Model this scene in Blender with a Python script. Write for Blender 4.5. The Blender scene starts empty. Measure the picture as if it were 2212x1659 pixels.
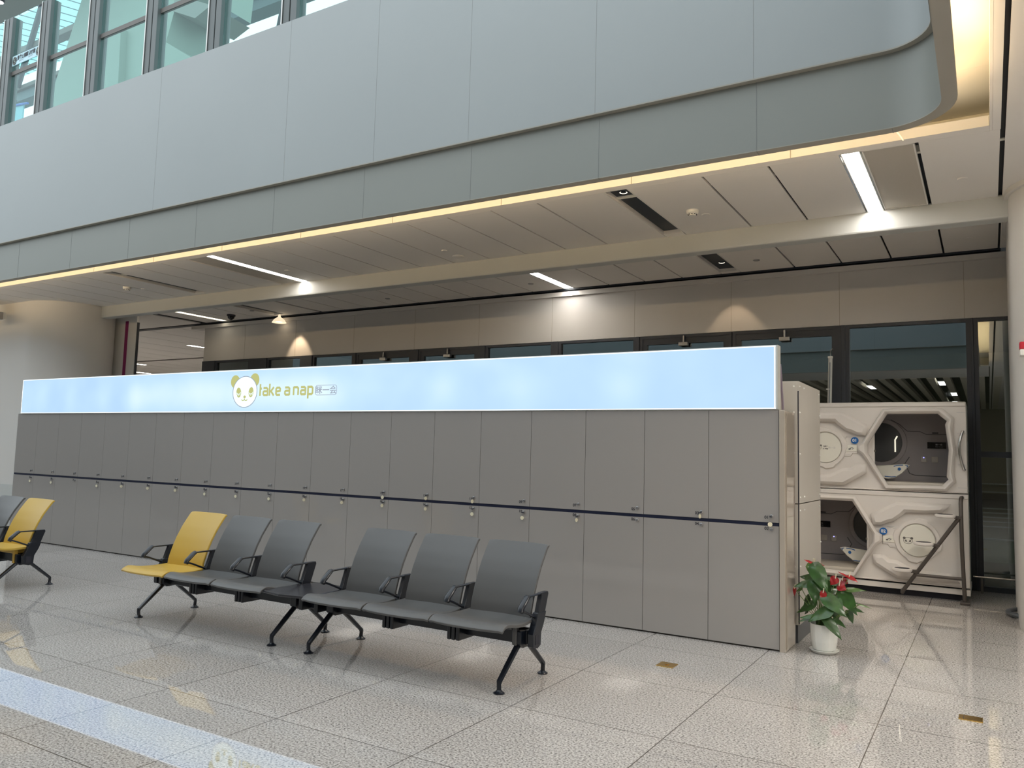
import bpy, bmesh, math, random
from mathutils import Vector, Matrix
random.seed(7)
S = bpy.context.scene
COL = S.collection
PI = math.pi

# ------------------------------------------------------------------ camera
YAW, PITCH, ROLL, FPX = -0.543, 0.088, 0.027, 1706.98
CAM = Vector((1.436, -6.543, 1.489))
fw = Vector((math.sin(YAW)*math.cos(PITCH), math.cos(YAW)*math.cos(PITCH), math.sin(PITCH)))
rt = fw.cross(Vector((0, 0, 1))).normalized()
up = rt.cross(fw)
rt2 = rt*math.cos(ROLL) + up*math.sin(ROLL)
up2 = -rt*math.sin(ROLL) + up*math.cos(ROLL)
cd = bpy.data.cameras.new('camera')
cam = bpy.data.objects.new('camera', cd)
COL.objects.link(cam)
cam.matrix_world = Matrix(((rt2.x, up2.x, -fw.x, CAM.x), (rt2.y, up2.y, -fw.y, CAM.y), (rt2.z, up2.z, -fw.z, CAM.z), (0, 0, 0, 1)))
cd.sensor_fit = 'HORIZONTAL'
cd.sensor_width = 36
cd.lens = 36*FPX/2212
cd.clip_end = 300
S.camera = cam

# ------------------------------------------------------------------ world, exposure
S.view_settings.view_transform = 'Standard'
S.view_settings.look = 'None'
S.view_settings.gamma = 1
S.view_settings.use_curve_mapping = False
S.view_settings.exposure = 0.92
w = bpy.data.worlds.new('world')
S.world = w
w.use_nodes = True
bg = w.node_tree.nodes['Background']
bg.inputs[0].default_value = (0.87, 0.95, 1.0, 1)
bg.inputs[1].default_value = 1.0
S.cycles.caustics_reflective = False
S.cycles.max_bounces = 8
S.cycles.diffuse_bounces = 5
S.cycles.glossy_bounces = 4
S.cycles.transparent_max_bounces = 12
S.cycles.sample_clamp_indirect = 3.0

def area(name, loc, target, sx, sy, power, color, spread=PI):
    l = bpy.data.lights.new(name, 'AREA')
    l.shape = 'RECTANGLE'; l.size = sx; l.size_y = sy; l.energy = power; l.color = color; l.spread = spread
    o = bpy.data.objects.new(name, l); COL.objects.link(o)
    o.location = loc
    d = Vector(target) - Vector(loc)
    o.rotation_euler = d.to_track_quat('-Z', 'Y').to_euler()
    return o

WARM = (1.0, 0.71, 0.38)
# light strips hidden in the cove round the atrium edge (behind the fascia flange)
def cove_strip(name, a, b, outward, power):
    a = Vector(a); b = Vector(b)
    l = bpy.data.lights.new(name, 'AREA'); l.shape = 'RECTANGLE'
    L = (b-a).length; l.size = L; l.size_y = 0.02; l.energy = power*L; l.color = WARM
    o = bpy.data.objects.new(name, l); COL.objects.link(o)
    X = (b-a).normalized(); Z = -Vector(outward).normalized(); Y = Z.cross(X).normalized()
    m = Matrix((X, Y, Z)).transposed().to_4x4(); m.translation = (a+b)/2
    o.matrix_world = m
    return o
COVE = 2.0
cove_strip('cove_light', (-15, 0.003, 4.085), (0.80, 0.003, 4.085), (0, 1, 0.45), COVE)
cove_strip('cove_light', (-31, 0.003, 4.085), (-15, 0.003, 4.085), (0, 1, 0.45), COVE)
cove_strip('cove_light', (0.98, -0.02, 4.085), (1.25, -0.28, 4.085), (0.7, 0.7, 1.2), COVE*5)
cove_strip('cove_light', (1.283, -0.47, 4.085), (1.283, -7.4, 4.085), (1, 0, 1.6), COVE*2.0)
cove_strip('cove_light', (0.85, -7.973, 4.085), (-15, -7.973, 4.085), (0, -1, 0.45), COVE)

# ------------------------------------------------------------------ materials
def nodes(m): return m.node_tree.nodes, m.node_tree.links
def mat(name, col, rough=0.5, metal=0.0, spec=0.5, var=0.0, vscale=3.0, coat=0.0, bump=0.0, bscale=200, ior=None, emis=None, estr=0.0, trans=0.0):
    m = bpy.data.materials.new(name); m.use_nodes = True
    n, l = nodes(m); b = n['Principled BSDF']
    b.inputs['Base Color'].default_value = (*col, 1)
    b.inputs['Roughness'].default_value = rough
    b.inputs['Metallic'].default_value = metal
    b.inputs['Specular IOR Level'].default_value = spec
    b.inputs['Coat Weight'].default_value = coat
    b.inputs['Coat Roughness'].default_value = 0.05
    if ior: b.inputs['IOR'].default_value = ior
    if emis:
        b.inputs['Emission Color'].default_value = (*emis, 1); b.inputs['Emission Strength'].default_value = estr
    tc = n.new('ShaderNodeTexCoord')
    ns = n.new('ShaderNodeTexNoise'); ns.inputs['Scale'].default_value = vscale; ns.inputs['Detail'].default_value = 4
    l.new(tc.outputs['Object'], ns.inputs['Vector'])
    mr = n.new('ShaderNodeMapRange'); mr.inputs[1].default_value = 0.3; mr.inputs[2].default_value = 0.7
    v = max(var, 0.015)
    mr.inputs[3].default_value = 1-v; mr.inputs[4].default_value = 1+v
    l.new(ns.outputs['Fac'], mr.inputs[0])
    mx = n.new('ShaderNodeVectorMath'); mx.operation = 'SCALE'; mx.inputs[0].default_value = col
    l.new(mr.outputs[0], mx.inputs['Scale']); l.new(mx.outputs[0], b.inputs['Base Color'])
    if bump > 0:
        n2 = n.new('ShaderNodeTexNoise'); n2.inputs['Scale'].default_value = bscale
        l.new(tc.outputs['Object'], n2.inputs['Vector'])
        bp = n.new('ShaderNodeBump'); bp.inputs['Strength'].default_value = bump; bp.inputs['Distance'].default_value = 0.002
        l.new(n2.outputs['Fac'], bp.inputs['Height']); l.new(bp.outputs[0], b.inputs['Normal'])
    return m

def emit(name, col, s):
    m = bpy.data.materials.new(name); m.use_nodes = True
    n, l = nodes(m); n.remove(n['Principled BSDF'])
    e = n.new('ShaderNodeEmission'); e.inputs[0].default_value = (*col, 1); e.inputs[1].default_value = s
    l.new(e.outputs[0], n['Material Output'].inputs[0]); return m

def glass(name, tint, refl, rough=0.0):
    m = bpy.data.materials.new(name); m.use_nodes = True
    n, l = nodes(m); n.remove(n['Principled BSDF'])
    t = n.new('ShaderNodeBsdfTransparent'); t.inputs[0].default_value = (*tint, 1)
    g = n.new('ShaderNodeBsdfGlossy'); g.inputs[0].default_value = (0.9, 0.96, 1, 1); g.inputs['Roughness'].default_value = rough
    f = n.new('ShaderNodeFresnel'); f.inputs[0].default_value = 1.5
    gm = n.new('ShaderNodeNewGeometry'); io = n.new('ShaderNodeMapRange'); io.inputs[3].default_value = 1.5; io.inputs[4].default_value = 1/1.5
    l.new(gm.outputs['Backfacing'], io.inputs[0]); l.new(io.outputs[0], f.inputs[0])
    a = n.new('ShaderNodeMath'); a.operation = 'MULTIPLY_ADD'; a.inputs[1].default_value = 0.6; a.inputs[2].default_value = refl; a.use_clamp = True
    l.new(f.outputs[0], a.inputs[0])
    mx = n.new('ShaderNodeMixShader'); l.new(a.outputs[0], mx.inputs[0]); l.new(t.outputs[0], mx.inputs[1]); l.new(g.outputs[0], mx.inputs[2])
    l.new(mx.outputs[0], n['Material Output'].inputs[0]); return m

M = {}
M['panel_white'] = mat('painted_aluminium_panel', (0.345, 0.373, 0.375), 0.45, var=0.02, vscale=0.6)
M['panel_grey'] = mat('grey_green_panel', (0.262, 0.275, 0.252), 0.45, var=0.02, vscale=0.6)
M['panel_under'] = mat('fascia_underside', (0.36, 0.34, 0.29), 0.5)
M['ceiling'] = mat('ceiling_panel', (0.77, 0.75, 0.72), 0.6, var=0.015, vscale=0.8)
M['cove'] = mat('cove_paint', (0.80, 0.78, 0.70), 0.6)
M['beam'] = mat('beam_paint', (0.53, 0.55, 0.54), 0.55, var=0.015)
M['bulkhead'] = mat('bulkhead_panel', (0.58, 0.565, 0.545), 0.45, var=0.03, vscale=0.7)
M['dark'] = mat('dark_void', (0.015, 0.018, 0.022), 0.7)
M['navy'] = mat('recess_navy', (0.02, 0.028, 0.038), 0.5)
M['column'] = mat('column_cladding', (0.66, 0.65, 0.63), 0.4, var=0.02, vscale=0.7)
M['frame'] = mat('dark_window_frame', (0.042, 0.048, 0.06), 0.4, metal=0.2)
M['post'] = mat('steel_post', (0.12, 0.135, 0.135), 0.4, metal=0.2)
M['brown'] = mat('bronze_beam', (0.13, 0.12, 0.11), 0.5)
M['locker'] = mat('locker_laminate', (0.335, 0.316, 0.30), 0.06, spec=0.55, var=0.02, vscale=0.8, coat=0.3)
M['locker_body'] = mat('locker_carcass', (0.05, 0.045, 0.04), 0.5)
M['stripe'] = mat('navy_stripe', (0.008, 0.012, 0.035), 0.4)
M['ink'] = mat('dark_ink', (0.02, 0.02, 0.03), 0.6)
M['chrome'] = mat('chrome', (0.55, 0.54, 0.52), 0.15, metal=1)
M['steel'] = mat('zinc_lock', (0.35, 0.35, 0.36), 0.3, metal=0.9)
M['cream'] = mat('cream_plastic', (0.75, 0.70, 0.52), 0.4)
M['stone'] = mat('polished_end_panel', (0.42, 0.37, 0.31), 0.06, coat=0.5, spec=0.8, var=0.04)
M['cabinet'] = mat('powder_coated_sheet', (0.50, 0.47, 0.42), 0.4, var=0.02)
M['cab_dark'] = mat('grey_plinth', (0.09, 0.10, 0.11), 0.4)
M['seat_grey'] = mat('grey_polyurethane', (0.095, 0.096, 0.096), 0.42, spec=0.5, bump=0.15, bscale=500)
M['seat_yellow'] = mat('yellow_polyurethane', (0.56, 0.36, 0.055), 0.42, spec=0.5, bump=0.15, bscale=500)
M['black'] = mat('black_powder_coat', (0.006, 0.009, 0.016), 0.28, spec=0.6)
M['table'] = mat('dark_laminate', (0.03, 0.03, 0.036), 0.25, spec=0.5)
M['podwhite'] = mat('pod_white_shell', (0.74, 0.70, 0.655), 0.28, spec=0.5, var=0.015)
M['podpale'] = mat('pod_pale_disc', (0.80, 0.78, 0.69), 0.3)
M['poddark'] = mat('pod_lining', (0.36, 0.335, 0.34), 0.5)
M['podmirror'] = mat('pod_dark_mirror', (0.10, 0.105, 0.11), 0.2, spec=0.5)
M['mattress'] = mat('mattress', (0.55, 0.51, 0.44), 0.8)
M['blackgloss'] = mat('black_gloss', (0.01, 0.01, 0.01), 0.15)
M['blue'] = mat('blue_sticker', (0.012, 0.12, 0.38), 0.4)
M['white'] = mat('white_plastic', (0.78, 0.78, 0.74), 0.35)
M['bronze'] = mat('bronze_tube', (0.10, 0.085, 0.075), 0.35, metal=0.4)
M['brass'] = mat('polished_brass', (0.85, 0.55, 0.16), 0.22, metal=1, var=0.05, vscale=40)
M['leaf'] = mat('anthurium_leaf', (0.030, 0.085, 0.018), 0.28, spec=0.6, var=0.35, vscale=18)
M['leaf2'] = mat('anthurium_young_leaf', (0.07, 0.14, 0.03), 0.3, spec=0.6, var=0.3, vscale=18)
M['red'] = mat('red_spathe', (0.30, 0.012, 0.014), 0.3, var=0.2, vscale=20)
M['stem'] = mat('green_stem', (0.12, 0.20, 0.05), 0.5)
M['pot'] = mat('white_ceramic', (0.78, 0.79, 0.75), 0.2, spec=0.6)
M['soil'] = mat('soil', (0.015, 0.012, 0.01), 0.9, bump=0.6, bscale=120)
M['magenta'] = mat('magenta_stripe', (0.22, 0.012, 0.10), 0.5)
M['alarmred'] = mat('alarm_red', (0.5, 0.01, 0.03), 0.35)
M['signwhite'] = mat('sign_side', (0.50, 0.50, 0.46), 0.4)
M['purple'] = mat('galvanised_strip', (0.30, 0.25, 0.32), 0.4, metal=0.3)
M['gold'] = emit('logo_olive_film', (0.56, 0.57, 0.23), 0.53)
M['greyfilm'] = emit('logo_grey_film', (0.38, 0.43, 0.50), 0.53)
M['logowhite'] = emit('logo_white', (0.80, 0.98, 1.0), 0.66)
M['edge'] = emit('sign_edge_light', (0.90, 0.97, 1.05), 0.8)
M['lamp'] = emit('lamp_diffuser', (1.0, 0.93, 0.84), 14.0)
M['lamp_soft'] = emit('lamp_diffuser_far', (1.0, 0.88, 0.66), 2.0)
M['fill_big'] = emit('added_fill_panel', (1.0, 0.93, 0.84), 3.5)  # glow of the fill panels added in the opposite hall
M['spot'] = emit('spot_lens', (1.0, 0.85, 0.62), 2.5)
M['glass'] = glass('tinted_glass', (0.50, 0.56, 0.55), 0.17)
M['glass_clear'] = glass('barrier_glass', (0.76, 0.91, 0.89), 0.0)
M['pale_green'] = mat('white_column_cladding', (0.33, 0.41, 0.36), 0.5)
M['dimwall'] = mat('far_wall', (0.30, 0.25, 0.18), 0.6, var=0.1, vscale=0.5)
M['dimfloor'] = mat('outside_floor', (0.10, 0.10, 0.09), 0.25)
M['greenfloor'] = mat('green_floor_paint', (0.03, 0.10, 0.03), 0.5)
M['slat'] = mat('baffle', (0.72, 0.67, 0.56), 0.5)

def make_granite():
    m = bpy.data.materials.new('polished_granite_tiles'); m.use_nodes = True
    n, l = nodes(m); b = n['Principled BSDF']
    b.inputs['Roughness'].default_value = 0.02
    b.inputs['IOR'].default_value = 2.1
    tc = n.new('ShaderNodeTexCoord'); sx = n.new('ShaderNodeSeparateXYZ'); l.new(tc.outputs['Object'], sx.inputs[0])
    def noise(sc, det, ro=0.6):
        t = n.new('ShaderNodeTexNoise'); t.inputs['Scale'].default_value = sc; t.inputs['Detail'].default_value = det; t.inputs['Roughness'].default_value = ro
        l.new(tc.outputs['Object'], t.inputs['Vector']); return t.outputs['Fac']
    cr = n.new('ShaderNodeValToRGB'); l.new(noise(85, 3.5, 0.65), cr.inputs[0])
    e = cr.color_ramp.elements
    e[0].position = 0.36; e[0].color = (0.13, 0.12, 0.115, 1)
    e[1].position = 0.50; e[1].color = (0.505, 0.478, 0.452, 1)
    x = e.new(0.43); x.color = (0.345, 0.325, 0.308, 1)
    x = e.new(0.66); x.color = (0.76, 0.73, 0.70, 1)
    # slow variation
    mr = n.new('ShaderNodeMapRange'); mr.inputs[1].default_value = 0.3; mr.inputs[2].default_value = 0.7; mr.inputs[3].default_value = 0.9; mr.inputs[4].default_value = 1.0
    l.new(noise(1.3, 2), mr.inputs[0])
    def joint(out, off, pitch, wd):
        a = n.new('ShaderNodeMath'); a.operation = 'SUBTRACT'; l.new(out, a.inputs[0]); a.inputs[1].default_value = off
        p = n.new('ShaderNodeMath'); p.operation = 'PINGPONG'; l.new(a.outputs[0], p.inputs[0]); p.inputs[1].default_value = pitch/2
        c = n.new('ShaderNodeMath'); c.operation = 'LESS_THAN'; l.new(p.outputs[0], c.inputs[0]); c.inputs[1].default_value = wd
        return c.outputs[0]
    j1 = joint(sx.outputs[0], 0.857, 0.9395, 0.003); j2 = joint(sx.outputs[1], -0.47, 0.954, 0.003)
    mxm = n.new('ShaderNodeMath'); mxm.operation = 'MAXIMUM'; l.new(j1, mxm.inputs[0]); l.new(j2, mxm.inputs[1])
    # per tile tone
    def cell(out, off, pitch):
        a = n.new('ShaderNodeMath'); a.operation = 'SUBTRACT'; l.new(out, a.inputs[0]); a.inputs[1].default_value = off
        d = n.new('ShaderNodeMath'); d.operation = 'DIVIDE'; l.new(a.outputs[0], d.inputs[0]); d.inputs[1].default_value = pitch
        f = n.new('ShaderNodeMath'); f.operation = 'FLOOR'; l.new(d.outputs[0], f.inputs[0]); return f.outputs[0]
    cx = n.new('ShaderNodeCombineXYZ'); l.new(cell(sx.outputs[0], 0.857, 0.9395), cx.inputs[0]); l.new(cell(sx.outputs[1], -0.47, 0.954), cx.inputs[1])
    wn = n.new('ShaderNodeTexWhiteNoise'); l.new(cx.outputs[0], wn.inputs['Vector'])
    mr2 = n.new('ShaderNodeMapRange'); mr2.inputs[3].default_value = 0.94; mr2.inputs[4].default_value = 1.06; l.new(wn.outputs['Value'], mr2.inputs[0])
    mu = n.new('ShaderNodeMath'); mu.operation = 'MULTIPLY'; l.new(mr.outputs[0], mu.inputs[0]); l.new(mr2.outputs[0], mu.inputs[1])
    sc = n.new('ShaderNodeVectorMath'); sc.operation = 'SCALE'; l.new(cr.outputs[0], sc.inputs[0]); l.new(mu.outputs[0], sc.inputs['Scale'])
    mix = n.new('ShaderNodeMix'); mix.data_type = 'RGBA'; l.new(mxm.outputs[0], mix.inputs['Factor']); l.new(sc.outputs[0], mix.inputs[6]); mix.inputs[7].default_value = (0.10, 0.085, 0.07, 1)
    l.new(mix.outputs[2], b.inputs['Base Color'])
    return m
M['granite'] = make_granite()

def make_sign_mat():
    m = bpy.data.materials.new('backlit_acrylic'); m.use_nodes = True
    n, l = nodes(m); n.remove(n['Principled BSDF'])
    tc = n.new('ShaderNodeTexCoord'); sx = n.new('ShaderNodeSeparateXYZ'); l.new(tc.outputs['Object'], sx.inputs[0])
    tot = None
    # uneven light of the modules inside the box: (x, width, strength)
    for xi, wd, st in [(-10.75, .16, .25), (-10.0, .13, .2), (-9.2, .15, .3), (-8.45, .17, .75), (-8.1, .2, .5), (-7.6, .3, .55), (-7.0, .3, .6), (-6.3, .45, .75), (-5.45, .5, .8), (-5.0, .2, .5), (-4.3, .3, .25), (-3.35, .16, .5), (-2.95, .25, .15), (-2.45, .18, .45), (-2.0, .3, .15), (-1.36, .2, .5)]:
        a = n.new('ShaderNodeMath'); a.operation = 'SUBTRACT'; l.new(sx.outputs[0], a.inputs[0]); a.inputs[1].default_value = xi+5.66
        d = n.new('ShaderNodeMath'); d.operation = 'DIVIDE'; l.new(a.outputs[0], d.inputs[0]); d.inputs[1].default_value = wd*1.25
        p = n.new('ShaderNodeMath'); p.operation = 'MULTIPLY'; l.new(d.outputs[0], p.inputs[0]); l.new(d.outputs[0], p.inputs[1])
        z = n.new('ShaderNodeMath'); z.operation = 'SUBTRACT'; l.new(sx.outputs[2], z.inputs[0]); z.inputs[1].default_value = 0.24
        z1 = n.new('ShaderNodeMath'); z1.operation = 'DIVIDE'; l.new(z.outputs[0], z1.inputs[0]); z1.inputs[1].default_value = 0.22
        z2 = n.new('ShaderNodeMath'); z2.operation = 'MULTIPLY_ADD'; l.new(z1.outputs[0], z2.inputs[0]); l.new(z1.outputs[0], z2.inputs[1]); l.new(p.outputs[0], z2.inputs[2])
        q = n.new('ShaderNodeMath'); q.operation = 'MULTIPLY'; l.new(z2.outputs[0], q.inputs[0]); q.inputs[1].default_value = -1
        e = n.new('ShaderNodeMath'); e.operation = 'EXPONENT'; l.new(q.outputs[0], e.inputs[0])
        s = n.new('ShaderNodeMath'); s.operation = 'MULTIPLY_ADD'; l.new(e.outputs[0], s.inputs[0]); s.inputs[1].default_value = st*0.55
        if tot is None: s.inputs[2].default_value = 0.0
        else: l.new(tot, s.inputs[2])
        tot = s.outputs[0]
    ns = n.new('ShaderNodeTexNoise'); ns.inputs['Scale'].default_value = 1.7; l.new(tc.outputs['Object'], ns.inputs['Vector'])
    ad = n.new('ShaderNodeMath'); ad.operation = 'MULTIPLY_ADD'; l.new(ns.outputs['Fac'], ad.inputs[0]); ad.inputs[1].default_value = 0.35; l.new(tot, ad.inputs[2])
    cr = n.new('ShaderNodeValToRGB'); l.new(ad.outputs[0], cr.inputs[0])
    e = cr.color_ramp.elements
    e[0].position = 0.0; e[0].color = (0.42, 0.62, 1.0, 1)
    e[1].position = 1.0; e[1].color = (0.86, 1.0, 1.0, 1)
    x = e.new(0.35); x.color = (0.54, 0.75, 1.0, 1)
    em = n.new('ShaderNodeEmission'); l.new(cr.outputs[0], em.inputs[0]); em.inputs[1].default_value = 0.61
    gl = n.new('ShaderNodeBsdfGlossy'); gl.inputs['Roughness'].default_value = 0.1
    mx = n.new('ShaderNodeMixShader'); mx.inputs[0].default_value = 0.03; l.new(em.outputs[0], mx.inputs[1]); l.new(gl.outputs[0], mx.inputs[2])
    l.new(mx.outputs[0], n['Material Output'].inputs[0]); return m
M['sign'] = make_sign_mat()

def make_grille():
    m = mat('perforated_panel', (0.40, 0.38, 0.33), 0.5)
    n, l = nodes(m); b = n['Principled BSDF']
    tc = n.new('ShaderNodeTexCoord'); v = n.new('ShaderNodeTexVoronoi'); v.inputs['Scale'].default_value = 60; v.inputs['Randomness'].default_value = 0
    l.new(tc.outputs['Object'], v.inputs['Vector'])
    c = n.new('ShaderNodeMath'); c.operation = 'LESS_THAN'; c.inputs[1].default_value = 0.28; l.new(v.outputs['Distance'], c.inputs[0])
    mx = n.new('ShaderNodeMix'); mx.data_type = 'RGBA'; l.new(c.outputs[0], mx.inputs['Factor']); mx.inputs[6].default_value = (0.48, 0.45, 0.40, 1); mx.inputs[7].default_value = (0.06, 0.06, 0.06, 1)
    l.new(mx.outputs[2], b.inputs['Base Color']); return m
M['grille'] = make_grille()

def make_skylight():
    m = bpy.data.materials.new('louvred_skylight'); m.use_nodes = True
    n, l = nodes(m); n.remove(n['Principled BSDF'])
    tc = n.new('ShaderNodeTexCoord'); sx = n.new('ShaderNodeSeparateXYZ'); l.new(tc.outputs['Object'], sx.inputs[0])
    p = n.new('ShaderNodeMath'); p.operation = 'PINGPONG'; l.new(sx.outputs[0], p.inputs[0]); p.inputs[1].default_value = 0.3
    c = n.new('ShaderNodeMath'); c.operation = 'LESS_THAN'; c.inputs[1].default_value = 0.045; l.new(p.outputs[0], c.inputs[0])
    mx = n.new('ShaderNodeMix'); mx.data_type = 'RGBA'; l.new(c.outputs[0], mx.inputs['Factor']); mx.inputs[6].default_value = (0.46, 0.76, 0.78, 1); mx.inputs[7].default_value = (0.12, 0.16, 0.18, 1)
    t = n.new('ShaderNodeBsdfTranslucent'); l.new(mx.outputs[2], t.inputs[0])
    l.new(t.outputs[0], n['Material Output'].inputs[0]); return m
M['skylight'] = make_skylight()

# ------------------------------------------------------------------ building helpers
class MB:
    def __init__(s): s.v = []; s.f = []
    def add(s, vs, fs):
        k = len(s.v); s.v += [Vector(p) for p in vs]; s.f += [tuple(i+k for i in f) for f in fs]; return s
    def box(s, x0, x1, y0, y1, z0, z1):
        return s.add([(x0,y0,z0),(x1,y0,z0),(x1,y1,z0),(x0,y1,z0),(x0,y0,z1),(x1,y0,z1),(x1,y1,z1),(x0,y1,z1)],
                     [(0,3,2,1),(4,5,6,7),(0,1,5,4),(1,2,6,5),(2,3,7,6),(3,0,4,7)])
    def prism(s, poly, t0, t1, axis='z'):
        # poly: 2D list; axis: extrusion axis; poly order gives outward faces or gets fixed by recalculation
        n = len(poly)
        def P(p, t):
            if axis == 'z': return (p[0], p[1], t)
            if axis == 'y': return (p[0], t, p[1])
            return (t, p[0], p[1])
        vs = [P(p, t0) for p in poly] + [P(p, t1) for p in poly]
        fs = [tuple(range(n))[::-1], tuple(range(n, 2*n))] + [(i, (i+1) % n, n+(i+1) % n, n+i) for i in range(n)]
        return s.add(vs, fs)
    def tube(s, pts, r, seg=10, ry=None, close=True, loop=False):
        # sweep an ellipse (r across, ry up) along the path
        pts = [Vector(p) for p in pts]; n = len(pts); rings = []
        rs = r if isinstance(r, (list, tuple)) else [r]*n
        prev = None
        for i, p in enumerate(pts):
            if loop: t = (pts[(i+1) % n] - pts[i-1])
            elif i == 0: t = pts[1]-pts[0]
            elif i == n-1: t = pts[-1]-pts[-2]
            else: t = (pts[i+1]-p).normalized() + (p-pts[i-1]).normalized()
            t.normalize()
            if prev is None:
                a = Vector((1, 0, 0)) if abs(t.x) < 0.9 else Vector((0, 1, 0))
                a = (a - t*a.dot(t)).normalized()
            else:
                a = (prev - t*prev.dot(t)).normalized()
            prev = a; b = t.cross(a)
            rr = rs[i]; rb = rr if ry is None else ry*(rr/rs[0])
            rings.append([p + a*math.cos(2*PI*k/seg)*rr + b*math.sin(2*PI*k/seg)*rb for k in range(seg)])
        vs = [q for R in rings for q in R]; fs = []
        m = n if loop else n-1
        for i in range(m):
            for k in range(seg):
                j = (i+1) % n; k2 = (k+1) % seg
                fs.append((i*seg+k, i*seg+k2, j*seg+k2, j*seg+k))
        if not loop:
            fs.append(tuple(range(seg))[::-1]); fs.append(tuple((n-1)*seg+k for k in range(seg)))
        return s.add(vs, fs)
    def lathe(s, prof, c=(0, 0, 0), seg=24, axis='z', cap=True):
        vs = []; fs = []; c = Vector(c)
        for r, h in prof:
            for k in range(seg):
                a = 2*PI*k/seg; u, v = r*math.cos(a), r*math.sin(a)
                vs.append(c + (Vector((u, v, h)) if axis == 'z' else Vector((u, h, v)) if axis == 'y' else Vector((h, u, v))))
        for i in range(len(prof)-1):
            for k in range(seg):
                k2 = (k+1) % seg
                fs.append((i*seg+k, i*seg+k2, (i+1)*seg+k2, (i+1)*seg+k))
        if cap: fs.append(tuple(range(seg))[::-1]); fs.append(tuple((len(prof)-1)*seg+k for k in range(seg)))
        return s.add(vs, fs)
    def grid(s, fn, nu, nv, thick=0.0):
        vs = [Vector(fn(i/nu, j/nv)) for j in range(nv+1) for i in range(nu+1)]
        def id(i, j): return j*(nu+1)+i
        fs = [(id(i, j), id(i+1, j), id(i+1, j+1), id(i, j+1)) for j in range(nv) for i in range(nu)]
        if thick:
            # offset copy along grid normals
            nn = []
            for j in range(nv+1):
                for i in range(nu+1):
                    a = vs[id(min(i+1, nu), j)] - vs[id(max(i-1, 0), j)]; b = vs[id(i, min(j+1, nv))] - vs[id(i, max(j-1, 0))]
                    q = a.cross(b); q.normalize(); nn.append(q)
            k = len(vs); vs2 = [v - q*thick for v, q in zip(vs, nn)]
            f2 = [tuple(k+q for q in f[::-1]) for f in fs]
            side = []
            for i in range(nu): side += [(id(i, 0), k+id(i, 0), k+id(i+1, 0), id(i+1, 0)), (id(i+1, nv), k+id(i+1, nv), k+id(i, nv), id(i, nv))]
            for j in range(nv): side += [(id(0, j+1), k+id(0, j+1), k+id(0, j), id(0, j)), (id(nu, j), k+id(nu, j), k+id(nu, j+1), id(nu, j+1))]
            vs += vs2; fs += f2 + side
        return s.add(vs, fs)
    def build(s, name, m, parent=None, smooth=False, bevel=0.0, seg=2, subsurf=0):
        me = bpy.data.meshes.new(name)
        off = Vector((0, 0, 0)); r = parent
        while r is not None: off += r.location; r = r.parent
        me.from_pydata([v-off for v in s.v], [], s.f)
        bm = bmesh.new(); bm.from_mesh(me); bmesh.ops.recalc_face_normals(bm, faces=bm.faces); bm.to_mesh(me); bm.free()
        me.materials.append(M[m] if isinstance(m, str) else m)
        if smooth:
            for p in me.polygons: p.use_smooth = True
            try: me.set_sharp_from_angle(angle=math.radians(38))
            except Exception: pass
        o = bpy.data.objects.new(name, me); COL.objects.link(o); o.parent = parent
        if bevel:
            b = o.modifiers.new('bevel', 'BEVEL'); b.width = bevel; b.segments = seg; b.limit_method = 'ANGLE'; b.angle_limit = math.radians(40)
        if subsurf:
            b = o.modifiers.new('smooth', 'SUBSURF'); b.levels = subsurf; b.render_levels = subsurf
        return o

def tag(o, label=None, cat=None, group=None, kind=None):
    if label: o['label'] = label
    if cat: o['category'] = cat
    if group: o['group'] = group
    if kind: o['kind'] = kind
    return o
def thing(name, label, cat, loc, group=None):
    o = bpy.data.objects.new(name, None); COL.objects.link(o); o.location = loc; o.empty_display_size = 0.1
    return tag(o, label, cat, group)
def struct(o): o['kind'] = 'structure'; return o
def sroot(name, loc=(0, 0, 0)):
    o = bpy.data.objects.new(name, None); COL.objects.link(o); o.location = loc; return struct(o)
def copy_tree(o, parent=None):
    c = o.copy(); COL.objects.link(c); c.parent = parent
    for ch in list(o.children): copy_tree(ch, c)
    return c

def curve_mesh(cu):
    o = bpy.data.objects.new('tmp', cu); COL.objects.link(o)
    dg = bpy.context.evaluated_depsgraph_get(); dg.update()
    me = bpy.data.meshes.new_from_object(o.evaluated_get(dg))
    bpy.data.objects.remove(o); bpy.data.curves.remove(cu); return me
def place_mesh(me, name, m, parent, mtx):
    off = Vector((0, 0, 0)); r = parent
    while r is not None: off += r.location; r = r.parent
    me.transform(Matrix.Translation(-off) @ mtx)
    if mtx.determinant() < 0: me.flip_normals()
    me.name = name; me.materials.clear(); me.materials.append(M[m])
    o = bpy.data.objects.new(name, me); COL.objects.link(o); o.parent = parent; return o
ROT = Matrix.Rotation(PI/2, 4, 'X')          # curve XY plane -> world XZ facing -Y
def plate(name, outer, holes, y0, y1, m, parent=None, bevel=0.0):
    """slab in the XZ plane between y0 (front) and y1, with holes"""
    cu = bpy.data.curves.new(name, 'CURVE'); cu.dimensions = '2D'; cu.fill_mode = 'BOTH'
    cu.extrude = abs(y1-y0)/2 - bevel; cu.bevel_depth = bevel; cu.offset = -bevel; cu.bevel_resolution = 0
    for poly in [outer]+list(holes):
        sp = cu.splines.new('POLY'); sp.points.add(len(poly)-1)
        for i, p in enumerate(poly): sp.points[i].co = (p[0], p[1], 0, 1)
        sp.use_cyclic_u = True
    return place_mesh(curve_mesh(cu), name, m, parent, Matrix.Translation((0, (y0+y1)/2, 0)) @ ROT)
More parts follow.
